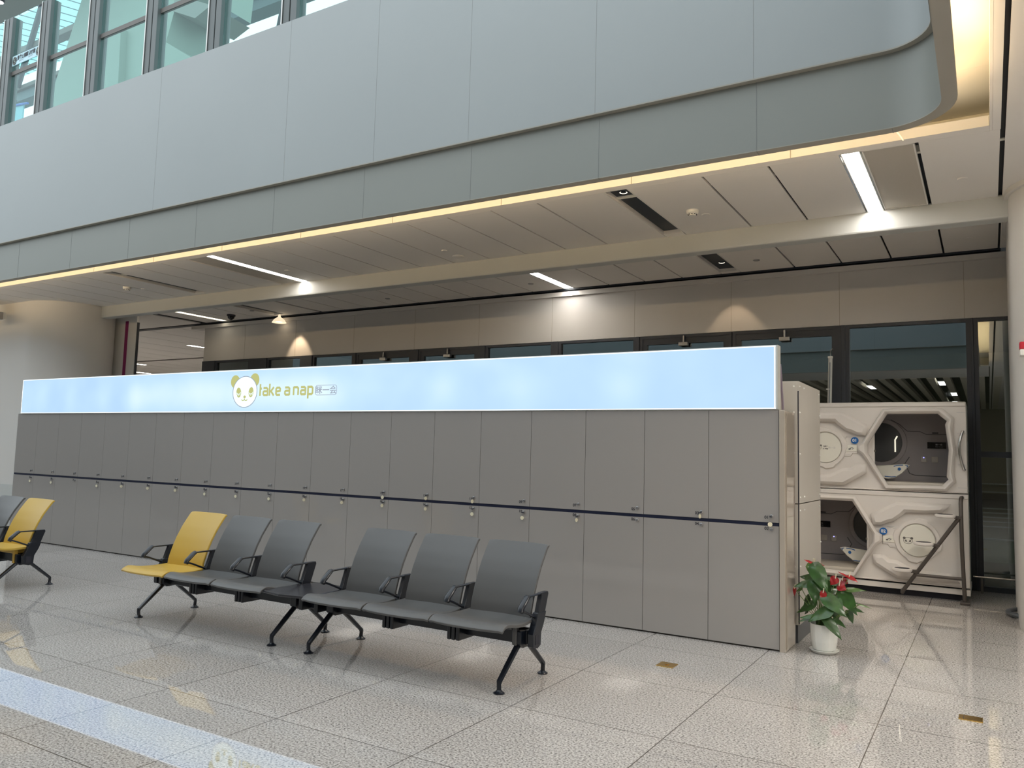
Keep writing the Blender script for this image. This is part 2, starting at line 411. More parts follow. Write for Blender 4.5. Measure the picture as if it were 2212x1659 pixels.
def text(name, body, x, z, y, h, m, parent=None, ext=0.0005, offset=0.0, mirror=False, align='CENTER', sxs=1.0, mtx=None, space=1.0):
    cu = bpy.data.curves.new(name, 'FONT'); cu.body = body; cu.size = 1.0; cu.extrude = 0.5; cu.offset = offset
    cu.align_x = align; cu.align_y = 'CENTER'; cu.space_character = space
    sc = h/0.72
    mt = Matrix.Diagonal((sc*sxs*(-1 if mirror else 1), sc, 2*ext, 1))
    base = mtx if mtx is not None else Matrix.Translation((x, y, z)) @ ROT
    return place_mesh(curve_mesh(cu), name, m, parent, base @ mt)
def ell(cx, cz, rx, rz, n=32, a0=0, a1=2*PI, rot=0):
    k = n if abs(a1-a0-2*PI) > 1e-6 else n
    out = []
    for i in range(k):
        a = a0+(a1-a0)*i/(k if abs(a1-a0-2*PI) < 1e-6 else k-1)
        u, v = rx*math.cos(a), rz*math.sin(a)
        out.append((cx+u*math.cos(rot)-v*math.sin(rot), cz+u*math.sin(rot)+v*math.cos(rot)))
    return out
def mirx(poly, ax): return [(2*ax-x, z) for x, z in poly]

# ================================================================== SETTING
MB().box(-60, 16, -27, 4.65, -0.1, 0.0).build('floor', 'granite').__setitem__('kind', 'structure')
MB().box(-60, -13.3, 4.65, 40, -0.1, 0.0).build('floor', 'granite').__setitem__('kind', 'structure')
ZC = 4.15
W = 0.571
# --- ceiling panels under the deck: zone A (y .58..2.4), zone B (y 2.6..4.6)
def ceiling_zone(y0, y1, joints, skip):
    mb = MB(); js = sorted(joints)
    for a, b in zip(js[:-1], js[1:]):
        if any(abs((a+b)/2-(s0+s1)/2) < (s1-s0)/2+1e-4 for s0, s1 in skip): continue
        mb.box(a+0.011, b-0.011, y0, y1, ZC, ZC+0.02)
    return mb
jA = [1.585, 0.985, 0.555, 0.385, -0.22, -0.83, -1.60, -1.84, -2.62] + [-2.62-0.5865*k for k in range(1, 8)] + [-7.32, -7.83, -7.985, -8.42, -8.98, -9.57, -10.20, -10.46] + [-10.46-0.59*k for k in range(1, 36)]
mb = ceiling_zone(0.60, 2.42, jA, [(-1.84, -1.60), (0.385, 0.555), (0.555, 0.985), (-7.985, -7.83), (-8.42, -7.985), (-10.46, -10.20)])
jB = [1.6, 1.01, 0.41, -0.19, -0.79, -1.53, -1.80, -2.39, -2.98, -3.57, -4.17, -4.34, -4.93, -5.52, -6.11, -6.70, -7.29, -7.88, -8.47, -9.06, -9.65, -9.71, -10.55, -10.85, -11.4, -12.0, -12.40, -12.58, -13.1]
mbB = ceiling_zone(2.60, 4.585, jB, [(-1.80, -1.53), (-4.34, -4.17), (-9.71, -9.65), (-10.85, -10.55), (-12.58, -12.40)])
k = len(mb.v); mb.v += mbB.v; mb.f += [tuple(i+k for i in f) for f in mbB.f]
mb.box(-31, 1.50, 0.501, 0.597, ZC, ZC+0.05)                 # edge trim strip
mb.box(-31, 1.50, 0.48, 0.50, ZC, ZC+0.085)                 # small upstand at the cove
mb.box(-31, -13.3, 2.43, 4.6, ZC, ZC+0.02)
mb.build('ceiling', 'ceiling')['kind'] = 'structure'
# right hand ceiling beyond the dark slot, and border inside it
mr_ = MB()
mr_.box(1.521, 1.577, -27, 0.597, ZC, ZC+0.05); mr_.box(1.501, 1.52, -8.5, 0.597, ZC, ZC+0.085)
mr_.box(1.61, 16, -27, 2.42, ZC, ZC+0.02); mr_.box(1.612, 16, 2.42, 4.6, ZC, ZC+0.02)
mr_.box(-40, 1.50, -11.35, -8.45, ZC, ZC+0.03)
mr_.build('ceiling', 'ceiling')['kind'] = 'structure'
# dark plenum above joints
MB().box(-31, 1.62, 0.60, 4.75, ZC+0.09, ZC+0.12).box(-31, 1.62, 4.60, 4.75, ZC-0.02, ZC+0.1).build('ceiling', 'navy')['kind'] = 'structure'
MB().box(1.55, 1.66, -27, 4.7, ZC+0.04, ZC+0.12).build('ceiling', 'dark')['kind'] = 'structure'
# reveals of the recessed slots (light-coloured long sides)
rv = MB()
for x0, x1, y0, y1 in [(-1.84, -1.60, 0.60, 2.30), (-10.46, -10.20, 0.60, 2.30), (-1.80, -1.53, 2.60, 4.46), (-10.85, -10.55, 2.60, 4.46)]:
    rv.box(x0-0.006, x0+0.004, y0, y1, ZC, ZC+0.09); rv.box(x1-0.004, x1+0.006, y0, y1, ZC, ZC+0.09)
    rv.box(x0, x1, y1, y1+0.012, ZC, ZC+0.09)
    rv.box(x0, x1, y1+0.012, (2.42 if y0 < 1 else 4.585), ZC, ZC+0.02)
rv.build('ceiling', 'ceiling')['kind'] = 'structure'
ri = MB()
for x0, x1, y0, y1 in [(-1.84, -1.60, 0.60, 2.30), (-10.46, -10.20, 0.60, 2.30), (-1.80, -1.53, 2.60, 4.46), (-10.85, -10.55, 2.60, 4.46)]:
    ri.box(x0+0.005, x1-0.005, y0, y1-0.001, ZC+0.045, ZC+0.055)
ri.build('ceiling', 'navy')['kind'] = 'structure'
# far ceiling on the left, seen past the end of the bulkhead
fc = MB(); 
for i in range(44):
    if -60+(i+1)*1.06 < -13.2: fc.box(-60+i*1.06, -60+(i+1)*1.06-0.02, 4.6, 40, ZC, ZC+0.02)
fc.box(-60, -31, -8.45, 4.6, ZC, ZC+0.02)
fc.build('ceiling', 'ceiling')['kind'] = 'structure'
cs = MB()
for yy in (9.0, 13.6, 19.0): cs.box(-60, -13.4, yy, yy+0.12, ZC-0.015, ZC+0.001)
cs.build('trim_1', 'brown')['kind'] = 'structure'
# deck slab closing everything above the ceiling
MB().box(-60, 16, 0.9, 40, 4.72, 4.85).box(1.9, 16, -27, 0.9, 4.72, 4.85).box(-60, 1.9, -27, -8.9, 4.72, 4.85).build('ceiling', 'panel_grey')['kind'] = 'structure'
# cove top and back
cv = MB()
cv.box(-31, 1.95, -0.02, 0.95, 4.42, 4.45); cv.box(-31, 1.95, 0.90, 0.95, 4.18, 4.42)
cv.box(1.28, 1.95, -7.94, -0.021, 4.42, 4.45); cv.box(1.90, 1.95, -7.9, 0.89, 4.18, 4.419)
cv.box(-31, 1.95, -8.95, -7.95, 4.42, 4.45); cv.box(-31, 1.95, -8.95, -8.9, 4.19, 4.42)
cv.build('ceiling', 'cove')['kind'] = 'structure'

# --- fascia panels around the atrium opening
def fpath(off, n=10):
    """plan line of the fascia, off = distance outwards from the near face"""
    y1 = -0.07+off; x1 = 1.21+off; r = 0.40+off
    pts = [(-31, y1)]
    for xs in [-28.5+1.44*i for i in range(20)]:
        if xs < 0.7: pts.append((xs, y1))
    cx, cy = x1-r, y1-r
    for i in range(n+1):
        a = PI/2*(1-i/n); pts.append((cx+r*math.cos(a), cy+r*math.sin(a)))
    y2 = -7.9-off
    for i in range(n+1):
        a = -PI/2*i/n; pts.append((cx+r*math.cos(a), y2+r+r*math.sin(a)))
    pts.append((-31, y2))
    return pts
def wallstrip(o0, o1, z0, z1):
    A = fpath(o0); B = fpath(o1); n = len(A); mb = MB()
    vs = [(x, y, z0) for x, y in A]+[(x, y, z0) for x, y in B]+[(x, y, z1) for x, y in A]+[(x, y, z1) for x, y in B]
    fs = []
    for i in range(n-1):
        fs += [(i, i+1, n+i+1, n+i), (2*n+i, 3*n+i, 3*n+i+1, 2*n+i+1), (i, 2*n+i, 2*n+i+1, i+1), (n+i, n+i+1, 3*n+i+1, 3*n+i)]
    fs += [(0, n, 3*n, 2*n), (n-1, 3*n-1, 4*n-1, 2*n-1)]
    fs[-1] = (n-1, 2*n-1, 4*n-1, 3*n-1)
    return mb.add(vs, fs)
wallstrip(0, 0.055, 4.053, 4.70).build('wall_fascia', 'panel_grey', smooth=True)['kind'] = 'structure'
wallstrip(0.0, 0.10, 4.046, 4.053).build('trim_2', 'panel_under')['kind'] = 'structure'
wallstrip(0.095, 0.10, 4.05, 4.078).build('trim_3', 'panel_under')['kind'] = 'structure'
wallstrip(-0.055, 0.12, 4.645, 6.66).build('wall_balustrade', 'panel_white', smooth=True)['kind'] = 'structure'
wallstrip(-0.058, 0.0, 4.640, 4.652).build('trim_4', 'panel_under')['kind'] = 'structure'
# panel joints (thin dark seams)
sm = MB()
for i, x in enumerate([0.86, -0.16, -1.60, -3.03, -4.47, -5.9, -7.34, -8.78, -10.2, -11.65, -13.1]):
    sm.box(x-0.003, x+0.003, -0.0715, -0.06, 4.053, 4.645); sm.box(x-0.003, x+0.003, -0.07, 0.03, 4.0445, 4.05)
for x in [0.85, -0.17, -1.62, -3.04, -4.3, -5.7, -8.2]:
    sm.box(x-0.0015, x+0.0015, -0.1258, -0.11, 4.652, 6.66)
for x in [-1.2, -2.62, -4.05, -5.5, -6.9, -8.35, -9.8]:
    sm.box(x-0.003, x+0.003, -7.9, -7.8985, 4.053, 4.645); sm.box(x-0.003, x+0.003, -7.85, -7.8435, 4.652, 6.66)
sm.build('trim_5', mat('panel_seam', (0.24, 0.25, 0.24), 0.6))['kind'] = 'structure'
# ceiling lip joints in the cove
lj = MB()
for x in [-10.5+1.5*i for i in range(9)]: lj.box(x-0.004, x+0.004, 0.4785, 0.481, ZC, ZC+0.075)
lj.build('trim_6', 'panel_under')['kind'] = 'structure'

# --- dropped beam
MB().box(-13.7, 1.75, 2.42, 2.62, 3.93, ZC+0.02).build('trim_7', 'beam', bevel=0.02)['kind'] = 'structure'
# --- bulkhead wall over the glazing
MB().box(-13.2, 4.2, 4.65, 4.85, 3.315, 4.035).build('wall_back', 'bulkhead')['kind'] = 'structure'
MB().box(-13.6, 4.2, 4.60, 4.85, 4.035, 4.105).build('trim_8', 'bulkhead')['kind'] = 'structure'
sm = MB()
for x in [-11.9, -10.41, -8.86, -7.4, -6.01, -4.59, -3.16, -1.68, -0.23, 1.22]: sm.box(x-0.003, x+0.003, 4.648, 4.652, 3.315, 4.035)
sm.build('trim_9', 'panel_under')['kind'] = 'structure'

# --- glazed back wall: windows and doors
def bay(name, x0, x1, transom=False, door=False):
    r = sroot(name, ((x0+x1)/2, 4.65, 0))
    fr = MB(); f = 0.05
    fr.box(x0, x0+f, 4.64, 4.72, 0, 3.31); fr.box(x1-f, x1, 4.64, 4.72, 0, 3.31)
    fr.box(x0+f, x1-f, 4.64, 4.72, 3.27, 3.31); fr.box(x0+f, x1-f, 4.64, 4.72, 0.0, 0.06)
    if transom: fr.box(x0+f, x1-f, 4.64, 4.72, 1.60, 1.67)
    if door:
        fr.box(x0+f, x1-f, 4.65, 4.71, 3.18, 3.27); fr.box(x0+f, x0+f+0.07, 4.65, 4.71, 0.06, 3.18); fr.box(x1-f-0.07, x1-f, 4.65, 4.71, 0.06, 3.18)
    fr.build('window_frame' if not door else 'door_frame', 'frame', r)
    MB().box(x0+f, x1-f, 4.675, 4.685, 0.06, 3.27 if not door else 3.18).build('pane', 'glass', r)
    if door:
        xc = (x0+x1)/2
        c = MB().box(xc-0.07, xc+0.07, 4.58, 4.64, 3.135, 3.19); c.box(xc-0.012, xc+0.012, 4.60, 4.64, 3.19, 3.29)
        o = c.build('door_closer', 'steel', r, bevel=0.006)
bays = [(-12.79, -11.70, 0), (-11.19, -10.20, 0), (-9.91, -8.83, 0), (-8.77, -7.39, 1), (-7.29, -5.97, 1), (-5.86, -4.55, 0), (-4.46, -3.12, 0), (-3.07, -1.67, 1), (-1.66, -0.21, 1), (-0.16, 1.28, 2), (1.31, 4.1, 2)]
wn = dn = 0
for x0, x1, t in bays:
    if t == 1: dn += 1; bay('door_%d' % dn, x0, x1, door=True)
    else: wn += 1; bay('window_%d' % wn, x0, x1, transom=(t == 2))
mu = MB()
xs = [-13.2]+[v for b in bays for v in b[:2]]
for a, b in zip(xs[0::2], xs[1::2]):
    if b-a > 0.02: mu.box(a, b, 4.62, 4.74, 0, 3.31)
mu.build('trim_10', 'frame', bevel=0.004)['kind'] = 'structure'
# low brass-coloured guard rail in front of the glass, right of the pods
g = thing('guard_rail', 'low metal kick rail in front of the dark glass, right of the pods', 'rail', (1.6, 4.45, 0))
MB().tube([(1.25, 4.45, 0.19), (2.6, 4.45, 0.19)], 0.012).build('rail', 'chrome', g, smooth=True)
MB().box(1.325, 1.35, 4.44, 4.46, 0, 0.18).build('leg', 'brown', g)
MB().box(2.4, 2.425, 4.44, 4.46, 0, 0.18).build('leg', 'brown', g)

# --- what lies outside the glass
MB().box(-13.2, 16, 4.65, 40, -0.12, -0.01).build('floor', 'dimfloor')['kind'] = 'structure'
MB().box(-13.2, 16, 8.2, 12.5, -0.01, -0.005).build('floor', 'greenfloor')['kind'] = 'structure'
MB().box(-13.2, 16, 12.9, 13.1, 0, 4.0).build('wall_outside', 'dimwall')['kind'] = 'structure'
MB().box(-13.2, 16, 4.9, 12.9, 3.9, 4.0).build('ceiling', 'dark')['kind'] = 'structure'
ow = MB()
for z in (.24, .34, .43, .52, .61, .95, 1.12): ow.box(-1, 12, 12.80, 12.86, z, z+.025)
ow.build('trim_18', 'bulkhead')['kind'] = 'structure'
MB().box(1.9, 3.0, 12.84, 12.89, 1.15, 1.42).box(-1, 12, 12.87, 12.895, .62, .93).build('trim_19', 'navy')['kind'] = 'structure'

# --- columns (rounded rectangular plan)
def colplan(x0, x1, y0, y1, r, n=10):
    p = []
    for cx, cy, a0 in [(x1-r, y1-r, 0), (x0+r, y1-r, PI/2), (x0+r, y0+r, PI), (x1-r, y0+r, 3*PI/2)]:
        for i in range(n+1): a = a0+PI/2*i/n; p.append((cx+r*math.cos(a), cy+r*math.sin(a)))
    return p
MB().prism(colplan(1.655, 5.2, 1.75, 4.35, 0.65, 14), 0, ZC).build('wall_column_right', 'column', smooth=True)['kind'] = 'structure'
MB().prism(colplan(-16.95, -13.42, 1.45, 3.08, 0.80, 14), 0.0, ZC).build('wall_column_left', 'column', smooth=True)['kind'] = 'structure'
MB().prism(colplan(-16.96, -13.41, 1.44, 3.09, 0.81, 14), 0.0, 0.66).build('baseboard_left', 'beam', smooth=True)['kind'] = 'structure'
MB().prism(colplan(1.62, 5.24, 1.71, 4.39, 0.68, 14), 4.10, ZC).build('trim_11', 'column', smooth=True)['kind'] = 'structure'
p = sroot('wall_pilaster', (-13.2, 2.95, 0))
MB().box(-14.6, -13.08, 2.95, 3.0, 0, ZC).build('pilaster', 'column', p)
MB().box(-13.44, -13.345, 2.944, 2.952, 0, 3.94).build('stripe', 'magenta', p)['label'] = 'magenta vertical stripe'
MB().box(-13.08, -13.055, 2.96, 3.0, 0, 3.9).build('edge_post', 'frame', p)

# --- enclosing walls behind the camera and at the sides
MB().box(16, 16.2, -27, 4.7, 0, 4.75).build('wall_right', 'bulkhead')['kind'] = 'structure'
MB().box(-60, 16, -27.2, -27, 0, 4.75).build('wall_front', 'dimwall')['kind'] = 'structure'
MB().box(-60.2, -60, -27, 40, 0, 4.75).build('wall_left', 'bulkhead')['kind'] = 'structure'
MB().box(-60, -13.2, 40, 40.2, 0, 4.75).build('wall_far', 'bulkhead')['kind'] = 'structure'
MB().box(-13.3, -13.2, 4.85, 40, 0, 4.2).build('wall_side', 'bulkhead')['kind'] = 'structure'
# baffle ceiling of the opposite side (mirrored in the glazing)
bf = MB()
for i in range(60): bf.box(-24+i*0.45, -24+i*0.45+0.19, -26.5, -11.35, ZC-0.02, ZC+0.12)
bf.build('ceiling', 'slat')['kind'] = 'structure'
MB().box(-40, 16, -27, -11.35, ZC+0.3, ZC+0.33).build('ceiling', 'dark')['kind'] = 'structure'


# ================================================================== UPPER LEVEL
# glass barrier on top of the balustrade wall
px = [-12.60, -11.44, -10.06, -8.61, -7.23, -5.82, -4.42, -3.02, -1.62]
words = ['leftmost, beside the banner with mirrored lettering', 'second from left, at the banner end', 'third from the left, before the slanted pier', 'fourth from the left', 'fifth from the left, against the bright window', 'rightmost one in view, against the white sky']
for i, x in enumerate(px):
    t = thing('barrier_post', 'grey steel post of the upper glass barrier, '+(words+['sixth', 'seventh', 'eighth'])[i] if i < 6 else 'grey barrier post beyond the right end of the glass in view, %s one' % ['inner', 'middle', 'outermost'][i-6], 'post', (x, -0.02, 6.66), 'posts of the upper glass barrier')
    b = MB(); b.box(x-0.115, x-0.008, -0.06, 0.10, 6.66, 8.60); b.box(x+0.012, x+0.115, -0.06, 0.10, 6.66, 8.60); b.box(x-0.008, x+0.012, -0.04, 0.09, 6.66, 8.59)
    b.build('upright', 'post', t, bevel=0.004)
    MB().box(x-0.135, x-0.117, -0.075, -0.03, 6.66, 8.60).build('trim_strip', 'chrome', t)
pw = ['behind the banner with mirrored lettering', 'showing the slanted pier edge', 'filled by the pale slanted pier', 'where the pier meets the bright window', 'in front of the bright white window', 'furthest right in view']
for i in range(len(px)-1):
    a, b = px[i]+0.118, px[i+1]-0.139
    t = thing('glass_panel', 'clear greenish upper barrier glass panel, '+pw[i] if i < 6 else 'clear barrier glass beyond the right end of the view, %s one' % ['inner', 'outer'][i-6], 'glass panel', ((a+b)/2, 0.0, 6.66), 'glass panels of the upper barrier')
    MB().box(a, b, -0.006, 0.006, 6.66, 8.60).build('pane', 'glass_clear', t)
    if i != 4 and i < 5: MB().box(a, b, -0.012, 0.03, 7.58, 7.65).build('crossbar', 'brown', t)
MB().box(-30, px[0]-0.13, -0.006, 0.006, 6.66, 8.6).build('window_20', 'glass_clear')['kind'] = 'structure'
# banner stuck to the first pane, lettering seen from behind
t = thing('notice_banner', 'pale blue banner with mirrored dark lettering and two round icons on the upper glass', 'banner', (-12.14, -0.02, 7.82))
MB().box(-12.47, -11.60, -0.022, -0.014, 7.735, 7.905).build('banner_sheet', mat('pale_blue_film', (0.50, 0.72, 0.80), 0.5), t)
text('lettering', '禁止攀爬', -12.185, 7.838, -0.024, 0.062, 'ink', t, mirror=True, offset=0.02, sxs=0.85)
text('lettering', '请勿倚靠', -11.905, 7.842, -0.024, 0.062, 'ink', t, mirror=True, offset=0.02, sxs=0.85)
text('lettering', 'No climbing', -12.185, 7.785, -0.024, 0.022, 'greyfilm', t, mirror=True, sxs=0.9)
text('lettering', 'No leaning', -11.905, 7.79, -0.024, 0.022, 'greyfilm', t, mirror=True, sxs=0.9)
for cx in (-12.395, -11.68):
    plate('icon', ell(cx, 7.815, 0.062, 0.072), [], -0.026, -0.022, 'ink', t)
    plate('icon_ring', ell(cx, 7.815, 0.052, 0.062), [ell(cx, 7.815, 0.046, 0.055)], -0.028, -0.0255, 'pale_green', t)
    MB().tube([(cx-0.034, -0.028, 7.855), (cx+0.034, -0.028, 7.775)], 0.004, 6).tube([(cx+0.006, -0.028, 7.85), (cx-0.004, -0.028, 7.82), (cx+0.012, -0.028, 7.79)], 0.007, 6).build('pictogram', 'pale_green', t)
# high facade of the hall behind the barrier
fr = MB()
fr.box(-60, 5, 6.0, 6.25, 15.55, 15.78)
fr.box(-60, 5, 6.0, 6.30, 13.86, 14.06)
fr.box(-60, 5, 6.0, 6.12, 13.19, 13.27)
fr.box(-60, 5, 6.0, 6.35, 12.60, 12.74)
fr.build('trim_12', 'brown', bevel=0.02)['kind'] = 'structure'
MB().box(-60, 5, 6.1, 6.5, 12.30, 12.60).build('trim_13', mat('soffit_blue_grey', (0.13, 0.18, 0.20), 0.6))['kind'] = 'structure'
for (x0, z0, x1, z1, wdt) in [(-23.6, 15.3, -24.75, 12.65, 0.09), (-24.9, 12.3, -25.6, 10.6, 0.09), (-15.66, 12.6, -16.1, 10.9, 0.08), (-15.2, 15.4, -15.6, 12.7, 0.08), (-12.7, 12.3, -13.0, 10.9, 0.07), (-26.2, 17.0, -27.2, 14.5, 0.07)]:
    s_ = tag(MB().tube([(x0, 5.95, z0), (x1, 5.95, z1)], wdt, 8).build('facade_strut', 'frame', smooth=True), kind='structure')
SK = MB().add([(-60, 5.5, 16.4), (6, 5.5, 16.4), (6, 10.9, 17.5), (-60, 10.9, 17.5)], [(0, 1, 2, 3)])
SK.build('ceiling_skylight', 'skylight')['kind'] = 'structure'
# soffit strip with a round lamp near the top left corner
MB().box(-27, -14, 1.6, 3.2, 12.15, 12.35).build('ceiling_soffit', 'panel_white')['kind'] = 'structure'
t = thing('soffit_lamp', 'bright round lamp in the soffit at the top left corner', 'lamp', (-18.95, 2.6, 12.15))
MB().lathe([(0.10, 12.10), (0.13, 12.15)], (-18.95, 2.6, 0)).build('housing', 'frame', t, smooth=True)
MB().lathe([(0.0, 12.09), (0.10, 12.095)], (-18.95, 2.6, 0)).build('lens', emit('white_lens', (1, 1, 1), 3.0), t)
# slanted pale piers
MB().prism([(-17.9, 7.6), (-15.5, 12.75), (-12.25, 12.75), (-12.60, 10.37), (-12.83, 9.70), (-11.6, 8.93), (-11.6, 7.6)], 3.0, 4.2, 'y').build('wall_pier', 'pale_green')['kind'] = 'structure'
MB().prism([(-12.55, 10.62), (-11.40, 10.07), (-11.87, 9.93), (-12.6, 10.28)], 2.95, 3.9, 'y').build('trim_14', 'panel_grey')['kind'] = 'structure'
MB().prism([(-12.4, 11.1), (-11.9, 10.52), (-11.38, 10.16), (-11.3, 11.1)], 3.3, 3.9, 'y').build('trim_15', 'pale_green')['kind'] = 'structure'
MB().prism([(-15.0, 7.6), (-14.55, 10.3), (-14.2, 10.3), (-14.1, 7.6)], 2.85, 3.0, 'y').build('trim_16', 'pale_green')['kind'] = 'structure'
MB().prism([(-12.95, 8.35), (-12.9, 8.75), (-12.35, 8.6), (-12.2, 8.3)], 2.7, 2.95, 'y').build('trim_17', 'panel_grey')['kind'] = 'structure'
# small notice frame beyond the barrier, lower left
t = thing('blue_gantry', 'small bright blue framed board hanging beyond the upper barrier glass', 'sign board', (-24.5, 5.8, 11.3))
MB().box(-24.8, -24.0, 5.8, 5.84, 10.4, 11.9).build('board', mat('cyan_board', (0.30, 0.62, 0.72), 0.5), t)
MB().tube([(-25.0, 5.78, 12.0), (-23.7, 5.78, 11.85)], 0.035, 6).tube([(-24.85, 5.78, 12.0), (-24.85, 5.78, 10.6)], 0.04, 6).build('frame', mat('blue_paint', (0.05, 0.16, 0.62), 0.4), t)

# ================================================================== CEILING FITTINGS
def ceil_light(x0, x1, y0, y1, label, soft=False, z=ZC, mt=None):
    t = thing('ceiling_light', label, 'light', ((x0+x1)/2, (y0+y1)/2, z), 'long ceiling light panels')
    e = 0.010
    MB().box(x0, x0+e, y0, y1, z, z+0.03).box(x1-e, x1, y0, y1, z, z+0.03).box(x0, x1, y0-e, y0, z, z+0.03).box(x0, x1, y1, y1+e, z, z+0.03).build('frame', 'white', t)
    MB().box(x0+e, x1-e, y0, y1, z+0.004, z+0.02).build('diffuser', mt or ('lamp_soft' if soft else 'lamp'), t)
def ceil_grille(x0, x1, y0, y1, label):
    t = thing('ceiling_grille', label, 'grille', ((x0+x1)/2, (y0+y1)/2, ZC))
    e = 0.012
    MB().box(x0, x0+e, y0, y1, ZC, ZC+0.03).box(x1-e, x1, y0, y1, ZC, ZC+0.03).box(x0, x1, y0, y0+e, ZC, ZC+0.03).box(x0, x1, y1-e, y1, ZC, ZC+0.03).build('frame', 'ceiling', t)
    MB().box(x0+e, x1-e, y0+e, y1-e, ZC+0.006, ZC+0.02).build('perforated_sheet', 'grille', t)
ceil_light(0.39, 0.55, 0.60, 2.41, 'wide bright ceiling light panel at the right, beside the perforated grille')
ceil_grille(0.56, 0.965, 0.60, 2.41, 'square perforated ceiling grille right of the brightest light panel')
ceil_light(-7.98, -7.835, 0.60, 2.41, 'long slanting bright light panel above the left part of the sign')
ceil_grille(-8.41, -7.99, 0.60, 2.41, 'perforated ceiling grille beside the left light panel')
ceil_light(-4.335, -4.175, 2.64, 4.58, 'short bright ceiling light panel behind the dropped beam, middle')
ceil_light(-12.575, -12.405, 2.64, 4.58, 'warm thin ceiling light panel behind the beam at the left end', soft=True)
for (x, y, L, lb) in [(-16.8, 6.9, 1.6, 'bright light strip on the far left ceiling, nearest past the bulkhead end'), (-22.9, 8.2, 1.6, 'light strip on the far left ceiling beside the magenta striped pilaster'), (-25.7, 9.8, 2.1, 'farthest light strip just above the left part of the sign'), (-17.4, 1.2, 1.6, 'upper light strip left of the big white column'), (-21.6, 3.3, 1.9, 'lower light strip left of the big white column')]:
    ceil_light(x-0.08, x+0.08, y, y+L, lb, z=ZC-0.012, soft=(y < 5))
# small lamps of the opposite side (seen only as reflections in the glazing)
for x, y, w_, l_, lb in [(-2.0, -14, .1, .7, 'small lamp among the baffles, left one mirrored in the glazing'), (0.4, -17.5, .1, .7, 'small lamp among the baffles, middle one mirrored in the glazing'), (0.2, -13.0, .1, .7, 'small lamp among the baffles nearest the opposite fascia'), (0.3, -22, .1, .7, 'small lamp among the baffles, farthest one mirrored in the glazing')]:
    ceil_light(x-w_, x+w_, y-l_, y+l_, lb, z=ZC-0.03)
for x, y, lb in [(3.4, -1.2, 'large added fill light panel, unseen, in the right hand hall nearest the right column'), (4.2, -6.5, 'large added fill light panel, unseen, in the right hand hall beside the photographer'), (4.2, -10.0, 'large added fill light panel, unseen, in the right hand hall behind the photographer'), (-6.5, -12.8, 'large added fill light panel of the opposite hall, right one'), (-11, -12.8, 'large added fill light panel of the opposite hall, middle one'), (-15.5, -12.8, 'large added fill light panel of the opposite hall, left one'), (-22.0, 16.0, 'large added fill light panel hidden deep in the far left hall'), (-20.5, 6.0, 'large added fill light panel of the far left hall, hidden behind the white column'), (-27.0, 5.0, 'large added fill light panel of the far left hall, unseen left of the white column')]:
    ceil_light(x-0.45, x+0.45, y-1.1, y+1.1, lb, z=ZC-0.03, mt='fill_big' if y < -11 else None)  # out-of-view panels added to brighten the floor, lockers and far halls
for x, lb in ((7.5, 'added fill light of the outside hall, hidden right of the column'), (10.5, 'added fill light of the outside hall, unseen far to the right')):
    ceil_light(x-0.5, x+0.5, 8.0, 11.5, lb, z=3.87)  # hidden panels added to brighten the wall outside the glass
# downlights in the dark recesses, wall spots
def spot(name, loc, target, power, deg, blend):
    l = bpy.data.lights.new(name, 'SPOT'); l.energy = power; l.color = (1.0, 0.74, 0.48); l.spot_size = math.radians(deg); l.spot_blend = blend; l.shadow_soft_size = 0.04
    o = bpy.data.objects.new(name, l); COL.objects.link(o); o.location = loc
    o.rotation_euler = (Vector(target)-Vector(loc)).to_track_quat('-Z', 'Y').to_euler()
def downlight(x, y, z, label, pw_=110, ang=120):
    spot('downlight_lamp', (x, y, z-0.02), (x, y, 0), pw_, ang, 0.9)
    t = thing('downlight', label, 'downlight', (x, y, z), 'small round downlights')
    MB().lathe([(0.045, z), (0.052, z-0.008), (0.052, z+0.01)], (x, y, 0)).build('ring', 'black', t, smooth=True)
    MB().lathe([(0.001, z+0.004), (0.040, z-0.001), (0.040, z+0.006)], (x, y, 0)).build('lens', 'spot', t, smooth=True)
downlight(-1.72, 0.80, ZC+0.044, 'small round downlight in the large dark ceiling recess')
downlight(-1.66, 4.10, ZC+0.044, 'small round downlight in the small dark recess behind the beam', 60, 60)
t = thing('wall_spotlight', 'small bell shaped spotlight glowing under the ceiling above the left bulkhead', 'spotlight', (-10.72, 4.50, ZC))
MB().lathe([(0.02, 4.15), (0.03, 4.10), (0.10, 4.05), (0.145, 3.985), (0.14, 3.985), (0.02, 4.08)], (-10.72, 4.48, 0)).build('shade', mat('frosted_shade', (0.8, 0.72, 0.6), 0.3, emis=(1, 0.8, 0.55), estr=0.5), t, smooth=True)
MB().lathe([(0.001, 4.0), (0.06, 4.005), (0.001, 4.03)], (-10.72, 4.48, 0)).build('bulb', 'spot', t)
spot('spot_lamp', (-10.30, 4.35, 4.02), (-10.28, 4.62, 3.0), 26, 58, 0.35)
spot('spot_lamp', (-1.62, 4.2, 4.20), (-1.62, 4.55, 2.9), 26, 60, 0.4)
